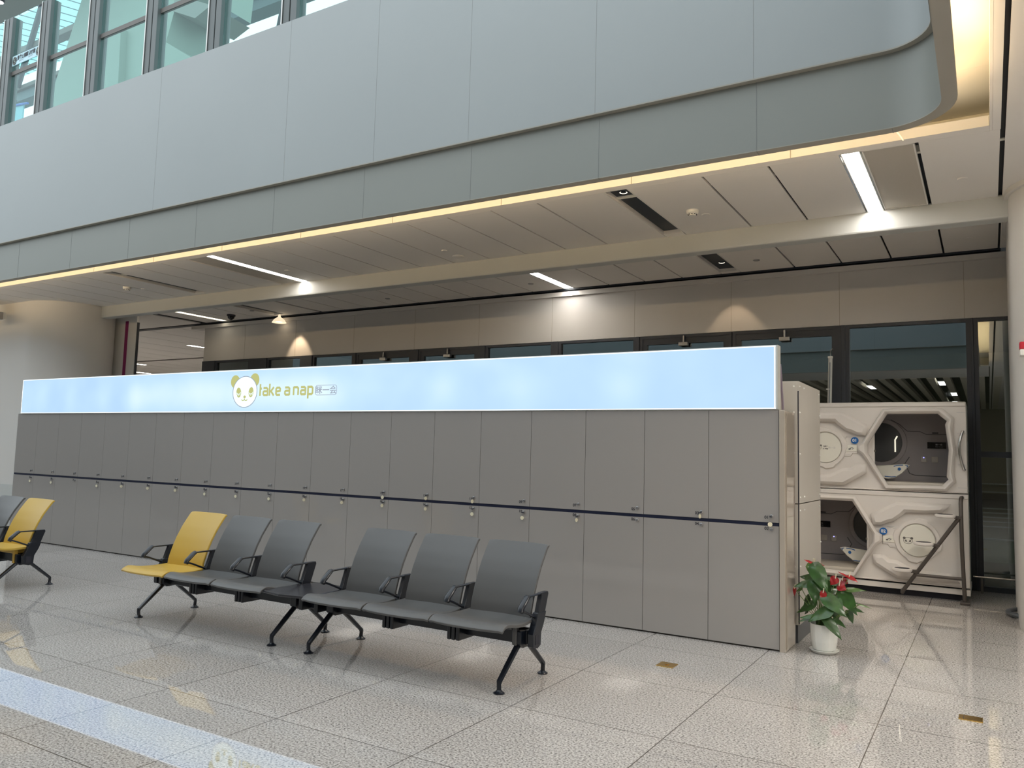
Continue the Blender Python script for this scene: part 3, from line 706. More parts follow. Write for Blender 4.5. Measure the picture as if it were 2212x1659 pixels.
# smoke detectors, sprinkler plates, dome camera
def detector(x, y, label):
    t = thing('smoke_detector', label, 'smoke detector', (x, y, ZC), 'smoke detectors')
    MB().lathe([(0.065, ZC), (0.062, ZC-0.03), (0.045, ZC-0.045)], (x, y, 0)).build('body', 'white', t, smooth=True)
    MB().lathe([(0.040, ZC-0.044), (0.036, ZC-0.056), (0.02, ZC-0.060)], (x, y, 0)).build('sensor', 'white', t, smooth=True)
    s_ = MB()
    for a in range(0, 360, 40):
        r = math.radians(a); s_.box(x+0.043*math.cos(r)-0.006, x+0.043*math.cos(r)+0.006, y+0.043*math.sin(r)-0.006, y+0.043*math.sin(r)+0.006, ZC-0.049, ZC-0.043)
    s_.build('vent_slots', 'ink', t)
detector(-1.237, 1.55, 'white smoke detector on the ceiling right of the dark recess')
detector(-11.13, 1.45, 'white smoke detector on the left ceiling before the beam')
def plate_disc(x, y, r, label, dark=False):
    tag(MB().lathe([(r, ZC), (r, ZC-0.004), (r*0.85, ZC-0.010)], (x, y, 0)).build('sprinkler_cover', 'steel' if dark else 'ceiling', smooth=True), label, 'sprinkler', 'round sprinkler covers')
for x, y, r, lb in [(-1.15, 1.74, .045, 'round cover disc touching the right smoke detector'), (-4.69, 1.78, .04, 'small round ceiling disc, upper one of the pair over the sign middle'), (-4.70, 2.12, .085, 'larger flat round ceiling disc just before the beam'), (1.286, 1.71, .045, 'round ceiling disc near the right column'), (-10.99, 1.67, .045, 'round ceiling disc beside the left smoke detector'), (-13.4, 1.6, .05, 'round ceiling disc over the left column'), (-7.56, 1.72, .045, 'round ceiling disc right of the left light panel'), (1.306, 3.95, .045, 'round ceiling disc behind the beam at the far right')]:
    plate_disc(x, y, r, lb)
for x, y, lb in [(-1.16, 3.98, 'small ceiling disc right of the small dark recess'), (-4.65, 4.03, 'small dark ceiling disc left of the short light panel'), (-7.57, 4.06, 'small dark ceiling disc behind the beam, left of centre'), (-10.9, 3.94, 'small dark ceiling disc right of the dome camera')]:
    plate_disc(x, y, .045, lb, True)
tag(MB().tube([(0.885, 0.045, 4.052), (0.888, 0.25, 4.10), (0.892, 0.47, 4.142)], 0.006, 6).build('loose_light_strip', emit('light_strip', (1.0, 0.8, 0.5), 0.7), smooth=True), 'short loose glowing strip hanging across the cove gap near the curved fascia corner', 'light strip')
t = thing('dome_camera', 'black dome camera on the ceiling near the left end of the bulkhead', 'camera', (-11.7, 4.1, ZC))
MB().lathe([(0.085, ZC), (0.085, ZC-0.03)], (-11.7, 4.1, 0)).build('base', 'ink', t, smooth=True)
MB().lathe([(0.07, ZC-0.03), (0.062, ZC-0.07), (0.035, ZC-0.10), (0.003, ZC-0.11)], (-11.7, 4.1, 0)).build('dome', 'blackgloss', t, smooth=True)
t = thing('loudspeaker', 'white box loudspeaker on a bracket at the top of the left column', 'loudspeaker', (-14.9, 1.23, 3.88))
MB().box(-15.03, -14.78, 1.12, 1.34, 3.80, 3.95).build('cabinet', 'white', t, bevel=0.01)
MB().box(-15.13, -15.04, 1.14, 1.34, 3.80, 4.14).build('bracket', 'ceiling', t)
MB().box(-14.775, -14.71, 1.15, 1.25, 3.79, 3.93).build('horn', 'steel', t)
t = thing('fire_alarm', 'red and white fire alarm beacon on the right hand column', 'alarm', (1.735, 2.05, 2.5))
MB().box(1.70, 1.80, 1.93, 2.06, 2.56, 2.63).build('beacon', 'alarmred', t, bevel=0.012)
MB().box(1.70, 1.80, 1.92, 2.06, 2.50, 2.56).build('base', 'white', t, bevel=0.012)
t = thing('floor_stand', 'round dark base ring on the floor at the right edge beside the column', 'stand', (1.62, 3.0, 0))
MB().tube([(1.74+0.17*math.cos(a*PI/12), 3.05+0.24*math.sin(a*PI/12), 0.035) for a in range(24)], 0.022, 8, loop=True).build('ring', 'cab_dark', t, smooth=True)
MB().box(1.60, 1.64, 2.95, 3.10, 0.0, 0.03).build('foot', 'cab_dark', t)

# ================================================================== LOCKERS
H = 1.9; ZS = 0.984
def lock(doorp, x, z):
    L = MB().lathe([(0.013, -0.003), (0.013, -0.010), (0.010, -0.012), (0.001, -0.012)], (x, 0, z), 14, 'y').build('lock', 'steel', doorp, smooth=True)
KEYED = {1, 3, 7, 11, 13, 5, 9}
ORD = ['first', 'second', 'third', 'fourth', 'fifth', 'sixth', 'seventh', 'eighth', 'ninth', 'tenth', 'eleventh', 'twelfth', 'thirteenth', 'fourteenth', 'fifteenth', 'sixteenth', 'seventeenth', 'eighteenth', 'nineteenth', 'twentieth']
for i in range(20):
    x1 = -i*W; x0 = x1-W; a, b = 2*i+1, 2*i+2
    side = {0: 'rightmost of the row', 19: 'leftmost of the row'}.get(i, '')
    t = thing('locker', 'beige locker column with doors %02d and %02d, %s from the right end of the row' % (a, b, ORD[i]), 'locker', ((x0+x1)/2, 0.17, 0), 'row of beige lockers')
    c_ = MB().box(x0+0.0005, x1-0.0005, 0.020, 0.35, 0.0, H-0.002)
    c_.build('carcass', 'locker_body', t)
    MB().box(x0, x1, 0.0, 0.34, H-0.002, H+0.004).build('top_panel', 'signwhite', t)
    MB().box(x0, x1, 0.004, 0.02, ZS-0.013, ZS+0.013).build('stripe', 'stripe', t)
    for num, z0, z1, zl, zn in [(a, ZS+0.014, H-0.004, ZS+0.065, ZS+0.052), (b, 0.014, ZS-0.014, ZS-0.040, ZS-0.036)]:
        d = MB().box(x0+0.002, x1-0.002, 0.0, 0.0195, z0, z1).build('door', 'locker', t)
        lock(d, x1-0.058, zl)
        text('number', '%02d' % num, x1-0.098, zn, -0.0006, 0.025, 'ink', d, offset=0.015)
# key tags hanging from the locks
for num, edge in [(1, 0), (3, 1), (8, 1), (10, 0), (11, 1), (12, 0), (13, 1), (14, 1), (15, 0), (16, 1), (18, 1), (20, 1), (22, 0), (24, 0), (26, 0), (28, 1), (30, 1), (32, 1), (34, 0), (38, 0), (40, 0)]:
    i = (num-1)//2; x = -i*W-0.062; zl = ZS+0.060 if num % 2 else ZS-0.045
    if num == 1: zt = ZS+0.0
    else: zt = zl-0.050 if not edge else zl-0.032
    t = thing('key_tag', 'cream key tag on the %s door of the %s locker column from the right' % ('upper' if num % 2 else 'lower', ORD[i]), 'key tag', (x, -0.02, zl), 'key tags on the locker doors')
    ang = math.radians(78 if edge else 5)
    disc = MB().lathe([(0.018, -0.0015), (0.018, 0.0015)], (0, 0, 0), 20, 'y')
    R_ = Matrix.Rotation(ang, 3, 'Z')
    disc.v = [R_ @ v + Vector((x-0.004, -0.020, zt)) for v in disc.v]
    disc.build('disc', 'cream', t, smooth=True)
    MB().tube([(x, -0.022, zl), (x-0.001, -0.024, (zl+zt)/2+0.01), (x-0.004, -0.021, zt+0.017)], 0.0012, 6).build('cord', 'steel', t)
    MB().box(x-0.009, x+0.009, -0.026, -0.008, zl-0.004, zl+0.003).build('key', 'ink', t)
t = thing('locker_end_panel', 'polished beige end panel closing the right end of the locker row', 'panel', (0.03, 0.15, 0))
MB().box(0.003, 0.048, -0.012, 0.36, 0.0, H-0.005).build('slab', 'stone', t, bevel=0.003)
MB().box(0.0485, 0.056, 0.02, 0.32, 0.02, H-0.03).build('face', 'stone', t)

# ================================================================== SIGN
t = thing('light_box_sign', 'long glowing bluish white light box sign with a yellow panda logo above the lockers', 'sign', (-5.66, 0.03, H))
MB().box(-11.30, -0.03, -0.022, -0.012, H+0.012, 2.412).build('acrylic_face', 'sign', t)
MB().box(-11.32, -0.005, -0.012, 0.085, H+0.005, 2.425).build('box', 'signwhite', t)
e_ = MB().box(-11.31, -0.02, -0.0235, -0.0215, 2.410, 2.418).box(-11.31, -0.02, -0.0235, -0.0215, H+0.006, H+0.014).box(-0.032, -0.022, -0.0235, -0.0215, H+0.006, 2.418).box(-11.31, -11.30, -0.0235, -0.0215, H+0.006, 2.418)
e_.build('lit_edge', 'edge', t)
b_ = MB().prism([(0.09, 2.28), (0.20, H+0.01), (0.17, H+0.01), (0.085, 2.24)], -0.015, 0.0, 'x')
br = b_.build('brace', 'purple', t)
# logo
Lg = bpy.data.objects.new('panda_logo', None); COL.objects.link(Lg); Lg.parent = t; Lg.location = (0, 0, 0)
YF = -0.0245
HX, HZ = -6.280, 2.150
plate('ear', ell(-6.462, 2.278, 0.080, 0.080), [], YF+0.001, YF+0.002, 'gold', Lg)
plate('ear', ell(-6.118, 2.290, 0.080, 0.082), [], YF+0.001, YF+0.002, 'gold', Lg)
plate('face', ell(HX, HZ, 0.210, 0.185, 48), [], YF, YF+0.001, 'logowhite', Lg)
plate('face_outline', ell(HX, HZ, 0.219, 0.193, 48), [ell(HX, HZ, 0.209, 0.184, 48)], YF-0.001, YF+0.001, 'greyfilm', Lg)
for ex, ez, ro in [(-6.388, 2.143, 0.15), (-6.170, 2.144, -0.08)]:
    plate('eye', ell(ex, ez, 0.042, 0.062, 28, rot=ro), [], YF-0.001, YF, 'gold', Lg)
    lash = MB()
    arc = [(ex+0.031*math.cos(a), YF-0.0015, ez-0.004-0.016*math.sin(a)) for a in [PI*k/8 for k in range(9)]]
    lash.tube(arc, 0.0035, 6)
    for k in (2, 4, 6): lash.tube([arc[k], (arc[k][0]+(arc[k][0]-ex)*0.3, YF-0.0015, arc[k][2]-0.022)], 0.003, 6)
    lash.tube([arc[0], (arc[0][0]+0.004, YF-0.0015, arc[0][2]+0.008)], 0.003, 6)
    lash.build('eyelash', 'logowhite', Lg)
plate('nose', ell(-6.279, 2.089, 0.022, 0.017, 20), [], YF-0.001, YF, 'gold', Lg)
mo = MB()
mo.tube([(-6.279, YF-0.001, 2.075), (-6.279, YF-0.001, 2.062)], 0.004, 6)
for sgn in (-1, 1): mo.tube([(-6.279, YF-0.001, 2.058), (-6.279+sgn*0.014, YF-0.001, 2.045), (-6.279+sgn*0.034, YF-0.001, 2.043), (-6.279+sgn*0.050, YF-0.001, 2.056)], 0.006, 6)
mo.build('mouth', 'gold', Lg)
# squared lettering drawn with strokes: unit box w x 1 (x height), baseline 0
def stroke_poly(mb, pts, wd, ox, oz, sx_, sz_):
    P = [(ox+px_*sx_, oz+pz_*sz_) for px_, pz_ in pts]
    n = len(P); L_ = []; R_ = []
    for i in range(n):
        if i == 0: d = (P[1][0]-P[0][0], P[1][1]-P[0][1]); m_ = 1
        elif i == n-1: d = (P[-1][0]-P[-2][0], P[-1][1]-P[-2][1]); m_ = 1
        else:
            d1 = Vector((P[i][0]-P[i-1][0], P[i][1]-P[i-1][1])).normalized(); d2 = Vector((P[i+1][0]-P[i][0], P[i+1][1]-P[i][1])).normalized()
            d = d1+d2; m_ = 1/max(0.6, math.sqrt(max(0.05, (1+d1.dot(d2))/2)))
        v = Vector(d[:2]).normalized(); nn_ = Vector((-v.y, v.x))*wd/2*m_
        L_.append((P[i][0]+nn_.x, P[i][1]+nn_.y)); R_.append((P[i][0]-nn_.x, P[i][1]-nn_.y))
    for i in range(n-1):
        q = [L_[i], L_[i+1], R_[i+1], R_[i]]
        mb.prism(q, YF-0.001, YF, 'y')
GL = {
 't': [[(0.12, 1.42), (0.12, 0.0)], [(0.12, 0.86), (0.42, 0.86)]],
 'a': [[(0.1, 0.92), (0.68, 0.92), (0.88, 0.78), (0.88, 0.0)], [(0.88, 0.08), (0.24, 0.08), (0.1, 0.2), (0.1, 0.42), (0.24, 0.54), (0.88, 0.54)]],
 'k': [[(0.12, 1.42), (0.12, 0.0)], [(0.85, 1.0), (0.35, 0.52), (0.12, 0.5)], [(0.38, 0.52), (0.88, 0.0)]],
 'e': [[(0.9, 0.08), (0.28, 0.08), (0.12, 0.22), (0.12, 0.78), (0.28, 0.92), (0.72, 0.92), (0.88, 0.78), (0.86, 0.55), (0.12, 0.48)]],
 'n': [[(0.12, 1.0), (0.12, 0.0)], [(0.12, 0.92), (0.70, 0.92), (0.88, 0.78), (0.88, 0.0)]],
 'p': [[(0.12, -0.42), (0.12, 0.92), (0.72, 0.92), (0.88, 0.78), (0.88, 0.22), (0.72, 0.08), (0.12, 0.08)]],
}
for ch, x0, x1 in [('t', -6.022, -5.932), ('a', -5.966, -5.872), ('k', -5.862, -5.766), ('e', -5.752, -5.662), ('a', -5.602, -5.508), ('n', -5.462, -5.366), ('a', -5.345, -5.251), ('p', -5.232, -5.138)]:
    m_ = MB()
    for st in GL[ch]: stroke_poly(m_, st, 0.026, x0, 2.097, x1-x0, 0.100)
    m_.build('letter_'+ch, 'gold', Lg)
rr = 0.035; X0, X1, Z0, Z1 = -5.110, -4.775, 2.090, 2.206
def rrect(x0, x1, z0, z1, r, n=5):
    p = []
    for cx, cz, a0 in [(x1-r, z1-r, 0), (x0+r, z1-r, PI/2), (x0+r, z0+r, PI), (x1-r, z0+r, 3*PI/2)]:
        for i in range(n+1): a = a0+PI/2*i/n; p.append((cx+r*math.cos(a), cz+r*math.sin(a)))
    return p
plate('word_frame', rrect(X0, X1, Z0, Z1, rr), [rrect(X0+0.006, X1-0.006, Z0+0.006, Z1-0.006, rr-0.006)], YF-0.001, YF, 'greyfilm', Lg)
text('characters', '眯一会', (X0+X1)/2, 2.142, YF-0.001, 0.070, 'greyfilm', Lg, sxs=1.12, offset=0.012)

# ================================================================== SHEET METAL CABINET
t = thing('metal_cabinet', 'tall pale sheet metal cabinet with small screws behind the right end of the lockers', 'cabinet', (-0.2, 0.87, 0))
MB().box(-0.55, 0.078, 0.384, 1.36, 1.14, 2.165).box(-0.55, 0.078, 0.384, 1.36, 0.15, 1.132).build('side_panel', 'cabinet', t, bevel=0.003)
MB().box(-0.55, 0.068, 0.374, 0.384, 1.14, 2.160).box(-0.55, 0.068, 0.374, 0.384, 0.15, 1.132).build('front_panel', 'cabinet', t, bevel=0.002)
MB().box(0.069, 0.078, 0.380, 0.3845, 0.16, 2.08).build('corner_gap', 'ink', t)
MB().box(-0.50, 0.06, 0.40, 1.30, 0.0, 0.15).build('plinth', 'cab_dark', t)
for y in (0.42, 0.60, 1.30):
    for z in (2.12, 1.19, 1.08): MB().lathe([(0.008, 0.0), (0.006, 0.006), (0.001, 0.008)], (0.078, y, z), 10, 'x').build('screw', 'white', t, smooth=True)
for z in (1.90, 1.55, 0.62): MB().lathe([(0.008, 0.0), (0.006, 0.006), (0.001, 0.008)], (0.078, 0.42, z), 10, 'x').build('screw', 'white', t, smooth=True)
for z in (1.92, 1.55, 0.75): MB().lathe([(0.008, 0.0), (0.006, 0.006), (0.001, 0.008)], (0.078, 1.34, z), 10, 'x').build('screw', 'white', t, smooth=True)
for z in (2.12, 1.90, 1.56, 0.62): MB().lathe([(0.001, -0.006), (0.007, -0.004), (0.008, 0.0)], (0.04, 0.374, z), 10, 'y').build('screw', 'white', t, smooth=True)
t = thing('aluminium_upright', 'pale aluminium upright with a small hook on top behind the sleeping pods', 'pole', (-0.36, 4.50, 0))
b = MB(); b.tube([(-0.40, 4.5, 0), (-0.325, 4.5, 2.87)], 0.026, 4, ry=0.026)
b.build('post', 'white', t)
MB().tube([(-0.36, 4.47, 1.5), (-0.327, 4.47, 2.80)], 0.008, 6).build('channel', 'steel', t)
MB().box(-0.352, -0.298, 4.47, 4.53, 2.86, 2.885).build('cap', 'white', t)
MB().tube([(-0.325, 4.5, 2.88), (-0.325, 4.5, 2.96), (-0.300, 4.5, 2.985), (-0.285, 4.5, 2.96)], 0.007, 8).build('hook', 'chrome', t, smooth=True)
MB().box(-0.375, -0.335, 4.46, 4.475, 2.44, 2.455).build('pin', 'white', t)

# ================================================================== SLEEPING PODS
AX = 0.2395
def pod(name_label, num, zb, flip):
    t = thing('sleeping_pod', name_label, 'sleeping pod', (AX, 4.0, zb), 'stacked white sleeping pods')
    dz = zb-1.155
    def P(pts):
        q = [(x, z+dz) for x, z in pts]
        return mirx(q, AX) if flip else q
    def X(x): return 2*AX-x if flip else x
    def bx(mb, x0, x1, y0, y1, z0, z1):
        a, b = sorted((X(x0), X(x1))); return mb.box(a, b, y0, y1, z0+dz, z1+dz)
    hole = [(.433, 2.069), (.952, 2.070), (1.042, 1.987), (1.024, 1.946), (1.055, 1.661), (1.03, 1.363), (1.047, 1.333), (.981, 1.26), (.431, 1.245), (.22, 1.611), (.22, 1.714)]
    outer = [(-.757, 1.182), (1.232, 1.182), (1.235, 1.18), (1.235, 2.18), (1.222, 2.205), (-.745, 2.205), (-.757, 2.18)]
    shell = plate('front_shell', P(outer), [P(hole)], 3.60, 3.655, 'podwhite', t, bevel=0.008)
    b = MB()
    bx(b, -.75, 1.230, 3.655, 4.42, 2.165, 2.20); bx(b, -.75, 1.230, 3.655, 4.42, 1.184, 1.20)
    bx(b, -.75, -.72, 3.655, 4.42, 1.20, 2.165); bx(b, 1.20, 1.230, 3.655, 4.42, 1.20, 2.165); bx(b, -.72, 1.20, 4.40, 4.42, 1.20, 2.165)
    b.build('body', 'podwhite', t)
    b = MB()
    bx(b, -.70, 1.18, 3.66, 4.38, 2.13, 2.16); bx(b, -.70, 1.18, 3.66, 4.38, 1.21, 1.225)
    bx(b, -.72, -.69, 3.66, 4.38, 1.22, 2.13); bx(b, 1.165, 1.195, 3.66, 4.38, 1.22, 2.13); bx(b, -.70, 1.18, 4.37, 4.395, 1.22, 2.13)
    b.build('lining', 'poddark', t)
    b = MB(); bx(b, -.68, 1.15, 3.68, 4.36, 1.225, 1.285); b.build('mattress', 'mattress', t, bevel=0.02)
    # raised relief on the front
    fo = [(.395, 2.128), (1.005, 2.128), (1.115, 2.02), (1.10, 1.90), (1.125, 1.66), (1.10, 1.42), (1.12, 1.31), (1.025, 1.200), (.405, 1.200), (.165, 1.590), (.112, 1.630), (.112, 1.702), (.165, 1.735)]
    plate('door_frame', P(fo), [P([(x+(0.640-x)*-0.012, z+(1.66-z)*-0.012) for x, z in hole])], 3.540, 3.605, 'podwhite', t, bevel=0.026)
    top = [(.229, 1.936), (-.04, 2.09), (-.59, 2.09), (-.50, 1.99), (-.331, 1.975), (-.137, 1.975), (-.104, 1.94), (-.012, 1.865), (.046, 1.85), (.113, 1.815), (.205, 1.815)]
    plate('relief', P(top), [], 3.520, 3.605, 'podwhite', t, bevel=0.036)
    bot = [(.21, 1.475), (.10, 1.485), (.04, 1.435), (-.04, 1.43), (-.10, 1.40), (-.20, 1.345), (-.58, 1.33), (-.66, 1.235), (-.035, 1.225), (.21, 1.375)]
    plate('relief', P(bot), [], 3.520, 3.605, 'podwhite', t, bevel=0.036)
    plate('relief', P([(-.757, 2.20), (1.232, 2.20), (1.232, 2.150), (-.757, 2.150)]), [], 3.588, 3.61, 'podwhite', t, bevel=0.008)
    plate('relief', P([(-.757, 1.20), (1.232, 1.20), (1.232, 1.184), (-.757, 1.184)]), [], 3.588, 3.61, 'podwhite', t, bevel=0.008)
    mid = [(-.014, 1.80), (.035, 1.775), (.112, 1.775), (.112, 1.600), (.06, 1.600), (.035, 1.565), (-.03, 1.565), (-.05, 1.60)]
    plate('relief', P(mid), [], 3.588, 3.605, 'podwhite', t, bevel=0.006)
    # round medallion
    cx, cz = -.247, 1.665
    ringo = []
    for i in range(48):
        a = 2*PI*i/48; r = 0.235 + (0.018 if int(i/4) % 3 == 0 else 0) ; ringo.append((cx+r*math.cos(a), cz+r*math.sin(a)))
    plate('disc_ring', P(ringo), [P(ell(cx, cz, .187, .187, 48))], 3.575, 3.606, 'podwhite', t, bevel=0.008)
    plate('disc', P(ell(cx, cz, .180, .180, 48)), [], 3.582, 3.606, 'podpale', t, bevel=0.004)
    # seams at the free end
    b = MB()
    for z in (2.085, 1.845, 1.50, 1.245): bx(b, 1.14, 1.234, 3.598, 3.60, z-.0025, z+.0025)
    for z, xa, xb in ((1.805, -.01, .06), (1.785, -.03, .0), (1.585, -.05, .03)): bx(b, xa, xb, 3.583, 3.588, z-.002, z+.002)
    b.build('seam', 'bulkhead', t)
    # badge, scanner
    bxp, bz = (X(.084), 1.754+dz) if not flip else (.379, .716)
    g = plate('number_badge', ell(bxp, bz, .041, .041, 28), [], 3.570, 3.590, 'blue', t)
    text('number', num, bxp, bz, 3.5695, 0.036, 'white', g, offset=0.03)
    b = MB(); bx(b, -.015, .108, 3.580, 3.59, 1.625, 1.70); sp = b.build('card_reader', 'podpale', t, bevel=0.004)
    xs_ = X(.045); b = MB()
    b.box(xs_-.03, xs_-.006, 3.578, 3.5805, 1.645+dz, 1.66+dz); b.tube([(xs_-.012, 3.579, 1.662+dz), (xs_+.012, 3.579, 1.672+dz), (xs_+.02, 3.579, 1.655+dz)], .004, 6); b.tube([(xs_+.006, 3.579, 1.645+dz), (xs_+.03, 3.579, 1.665+dz)], .003, 6)
    b.build('symbol', 'steel', sp)
    # sliding door edge inside the opening
    b = MB(); bx(b, .262, .288, 3.67, 3.70, 1.24, 2.12); b.build('sliding_door_edge', 'podwhite', t, bevel=0.004)
    b = MB(); bx(b, -.10, .262, 3.672, 3.69, 1.24, 2.12); b.build('sliding_door', 'podwhite', t)
    b = MB(); bx(b, .283, .297, 3.662, 3.67, 1.625, 1.65); b.build('latch', 'chrome', t)
    # inner wall details
    yb = 4.368
    b = MB(); bx(b, .80, 1.0, yb-.01, yb, 1.69, 1.765); dsp = b.build('display', 'blackgloss', t)
    dxc = X(.925)
    text('display_text', '眯一会', dxc, 1.735+dz, yb-.011, .018, 'steel', dsp); text('display_text', 'take a nap', dxc, 1.712+dz, yb-.011, .014, 'steel', dsp)
    b = MB(); bx(b, .855, .92, yb-.008, yb, 1.872, 1.884); b.build('vent', 'ink', t)
    b = MB(); bx(b, .726, .791, yb-.01, yb, 1.52, 1.59); b.build('switch', 'cabinet', t, bevel=0.004)
    b = MB(); bx(b, .84, .912, yb-.01, yb, 1.52, 1.59); b.build('switch', 'cabinet', t, bevel=0.004)
    b = MB(); bx(b, .752, .764, yb-.013, yb-.01, 1.572, 1.582); b.build('indicator', emit('blue_led', (.25, .25, 1.0), 1.5), t)
    plate('mirror_ring', P(ell(.28, 1.755, .30, .30, 40)), [P(ell(.28, 1.755, .245, .245, 40))], yb-.02, yb, 'poddark', t, bevel=0.004)
    plate('round_mirror', P(ell(.28, 1.755, .243, .243, 40)), [], yb-.008, yb, 'podmirror', t)
    b = MB()
    if not flip: b.tube([(X(.445), yb-.012, 1.64+dz), (X(.445), yb-.012, 1.79+dz), (X(.47), yb-.012, 1.835+dz)], .008, 6); b.build('mirror_light', emit('strip_light', (1, .9, .7), 0.6), t)
    seam = [(X(x), yb-.002, z+dz) for x, z in [(.40, 2.04), (.5, 1.98), (.58, 1.90), (.72, 1.895), (.79, 1.86), (1.16, 1.86)]]
    MB().tube(seam, .003, 6).build('wall_seam', 'podmirror', t)
    MB().tube([(X(x), yb-.002, z+dz) for x, z in [(.60, 1.58), (.55, 1.50), (.60, 1.38), (.66, 1.36), (1.1, 1.35)]], .004, 6).build('wall_seam', 'podmirror', t)
    # curved control panel with blue lines
    cp = [(.10, 1.455), (.30, 1.468), (.58, 1.492), (.632, 1.480), (.55, 1.385), (.47, 1.325), (.40, 1.312), (.10, 1.34)]
    g = plate('control_panel', P(cp), [], 3.99, 4.02, 'podpale', t, bevel=0.006)
    bl = MB()
    bl.tube([(X(x), 3.988, z+dz) for x, z in [(.46, 1.462), (.50, 1.475), (.56, 1.480)]], .005, 6); bl.tube([(X(x), 3.988, z+dz) for x, z in [(.585, 1.478), (.612, 1.474), (.60, 1.455)]], .005, 6)
    bl.tube([(X(x), 3.988, z+dz) for x, z in [(.36, 1.34), (.43, 1.335), (.48, 1.34)]], .005, 6); bl.build('blue_line', 'blue', g)
    plate('button', P(ell(.52, 1.432, .018, .018, 16)), [], 3.984, 3.99, 'blue', g)
    return t, X, dz
t, X, dz = pod('upper white sleeping pod numbered 01 with its opening on the right', '01', 1.155, False)
MB().tube([(1.20, 3.60, 1.872), (1.195, 3.56, 1.868), (1.175, 3.545, 1.80), (1.160, 3.54, 1.72), (1.162, 3.54, 1.62), (1.180, 3.545, 1.52), (1.200, 3.56, 1.452), (1.206, 3.60, 1.446)], .015, 10).build('handle', 'chrome', t, smooth=True)['label'] = 'curved chrome grab handle'
g = bpy.data.objects.new('disc_logo', None); COL.objects.link(g); g.parent = t
text('word', 'take\na nap', -.243, 1.668, 3.5815, .020, 'brown', g, offset=0.03)
text('word', '眯一会', -.170, 1.664, 3.5815, .020, 'bulkhead', g)
def mini_panda(cx, cz, s, parent):
    y = 3.5815
    plate('head_outline', ell(cx, cz, .050*s, .040*s, 28), [ell(cx, cz, .045*s, .035*s, 28)], y-.0006, y, 'brown', parent)
    for sg in (-1, 1):
        plate('ear', ell(cx+sg*.040*s, cz+.030*s, .016*s, .014*s, 16), [], y-.001, y, 'brown', parent)
        plate('eye', ell(cx+sg*.022*s, cz-.004*s, .010*s, .014*s, 16, rot=-sg*.4), [], y-.001, y, 'brown', parent)
    plate('nose', ell(cx, cz-.018*s, .006*s, .004*s, 12), [], y-.001, y, 'brown', parent)
mini_panda(-.325, 1.668, .75, g)
t, X, dz = pod('lower white sleeping pod numbered 02 with its opening on the left', '02', 0.125, True)
g = bpy.data.objects.new('disc_logo', None); COL.objects.link(g); g.parent = t
mini_panda(.632, .628, .95, g)
MB().box(-.70, 1.18, 3.72, 4.40, 0.0, 0.128).build('plinth', 'ink', t)
MB().box(-.76, 1.232, 3.61, 3.64, 0.075, 0.135).box(1.20, 1.236, 3.60, 4.42, 0.07, 0.135).build('skirt', 'podwhite', t, bevel=0.004)

# steps frame for the upper pod
t = thing('pod_ladder', 'dark bronze tube steps frame with three round white treads in front of the lower pod', 'ladder', (1.0, 3.45, 0))
MB().tube([(1.185, 3.45, 0.0), (1.167, 3.45, .6), (1.165, 3.45, 1.08), (1.168, 3.47, 1.125), (1.172, 3.50, 1.14), (1.176, 3.562, 1.14)], .021, 10).build('upright', 'bronze', t, smooth=True)
MB().tube([(1.155, 3.45, .935), (.585, 3.45, .085), (.575, 3.465, .06), (.572, 3.555, .075)], .021, 10).build('diagonal', 'bronze', t, smooth=True)
MB().tube([(.69, 3.45, .270), (1.17, 3.45, .268)], .018, 10).build('crossbar', 'bronze', t, smooth=True)
MB().box(1.14, 1.235, 3.38, 3.55, 0.0, .03).build('foot', 'bronze', t, bevel=0.005)
for cx, cz in ((1.015, .945), (.800, .628), (.582, .325)):
    b = MB(); vs = []
    for r, h in ((.075, -.028), (.098, -.020), (.104, -.004), (.100, .008), (.088, .012), (.001, .010)): vs.append((r, h))
    b.lathe(vs, (0, 0, 0), 28); b.v = [Vector((v.x+cx, v.y*.85+3.40, v.z+cz)) for v in b.v]
    st = b.build('tread', 'podwhite', t, smooth=True)
    b = MB().lathe([(.078, .0115), (.074, .0145), (.001, .0145)], (0, 0, 0), 28); b.v = [Vector((v.x+cx, v.y*.85+3.40, v.z+cz)) for v in b.v]
    b.build('grip_pad', 'ink', st, smooth=True)
    MB().box(cx+.085, cx+.155, 3.42, 3.46, cz-.035, cz+.0).build('bracket', 'bronze', t, bevel=0.004)

# ================================================================== BENCHES
def seat_mb(xc):
    hw = .286
    def fn(u, v):
        # v 0 front .. 1 back
        s = 2*u-1
        x = xc + s*hw*(0.985 if v < .6 else 0.985-.09*((v-.6)/.4))
        yf = -2.375 + .035*(abs(s)**2.6)
        y = yf + (-1.885-yf)*v
        z = .424 + .014*math.exp(-((v-.14)/.16)**2) - .030*math.sin(PI*min(1, max(0, (v-.25)/.75)))*(1-.75*s*s) - .022*max(0, (.10-v)/.10)**2
        if abs(s) > .93 and v < .12: z -= .006
        return (x, y, z)
    return MB().grid(fn, 20, 22, 0.020)
def back_mb(xc):
    hw = .240
    prof = [(-1.905, .395), (-1.893, .47), (-1.862, .56), (-1.822, .65), (-1.772, .74), (-1.715, .82), (-1.678, .868)]
    def fn(u, v):
        s = 2*u-1; f = v*(len(prof)-1); i = min(int(f), len(prof)-2); k = f-i
        y = prof[i][0]*(1-k)+prof[i+1][0]*k; z = prof[i][1]*(1-k)+prof[i+1][1]*k
        e = .012*max(0, abs(s)-.94)/.06
        return (xc+s*hw*(1+.0*v), y + .022*(1-s*s) - .004, z - (e if v > .97 else 0))
    return MB().grid(fn, 12, 20, -0.018)
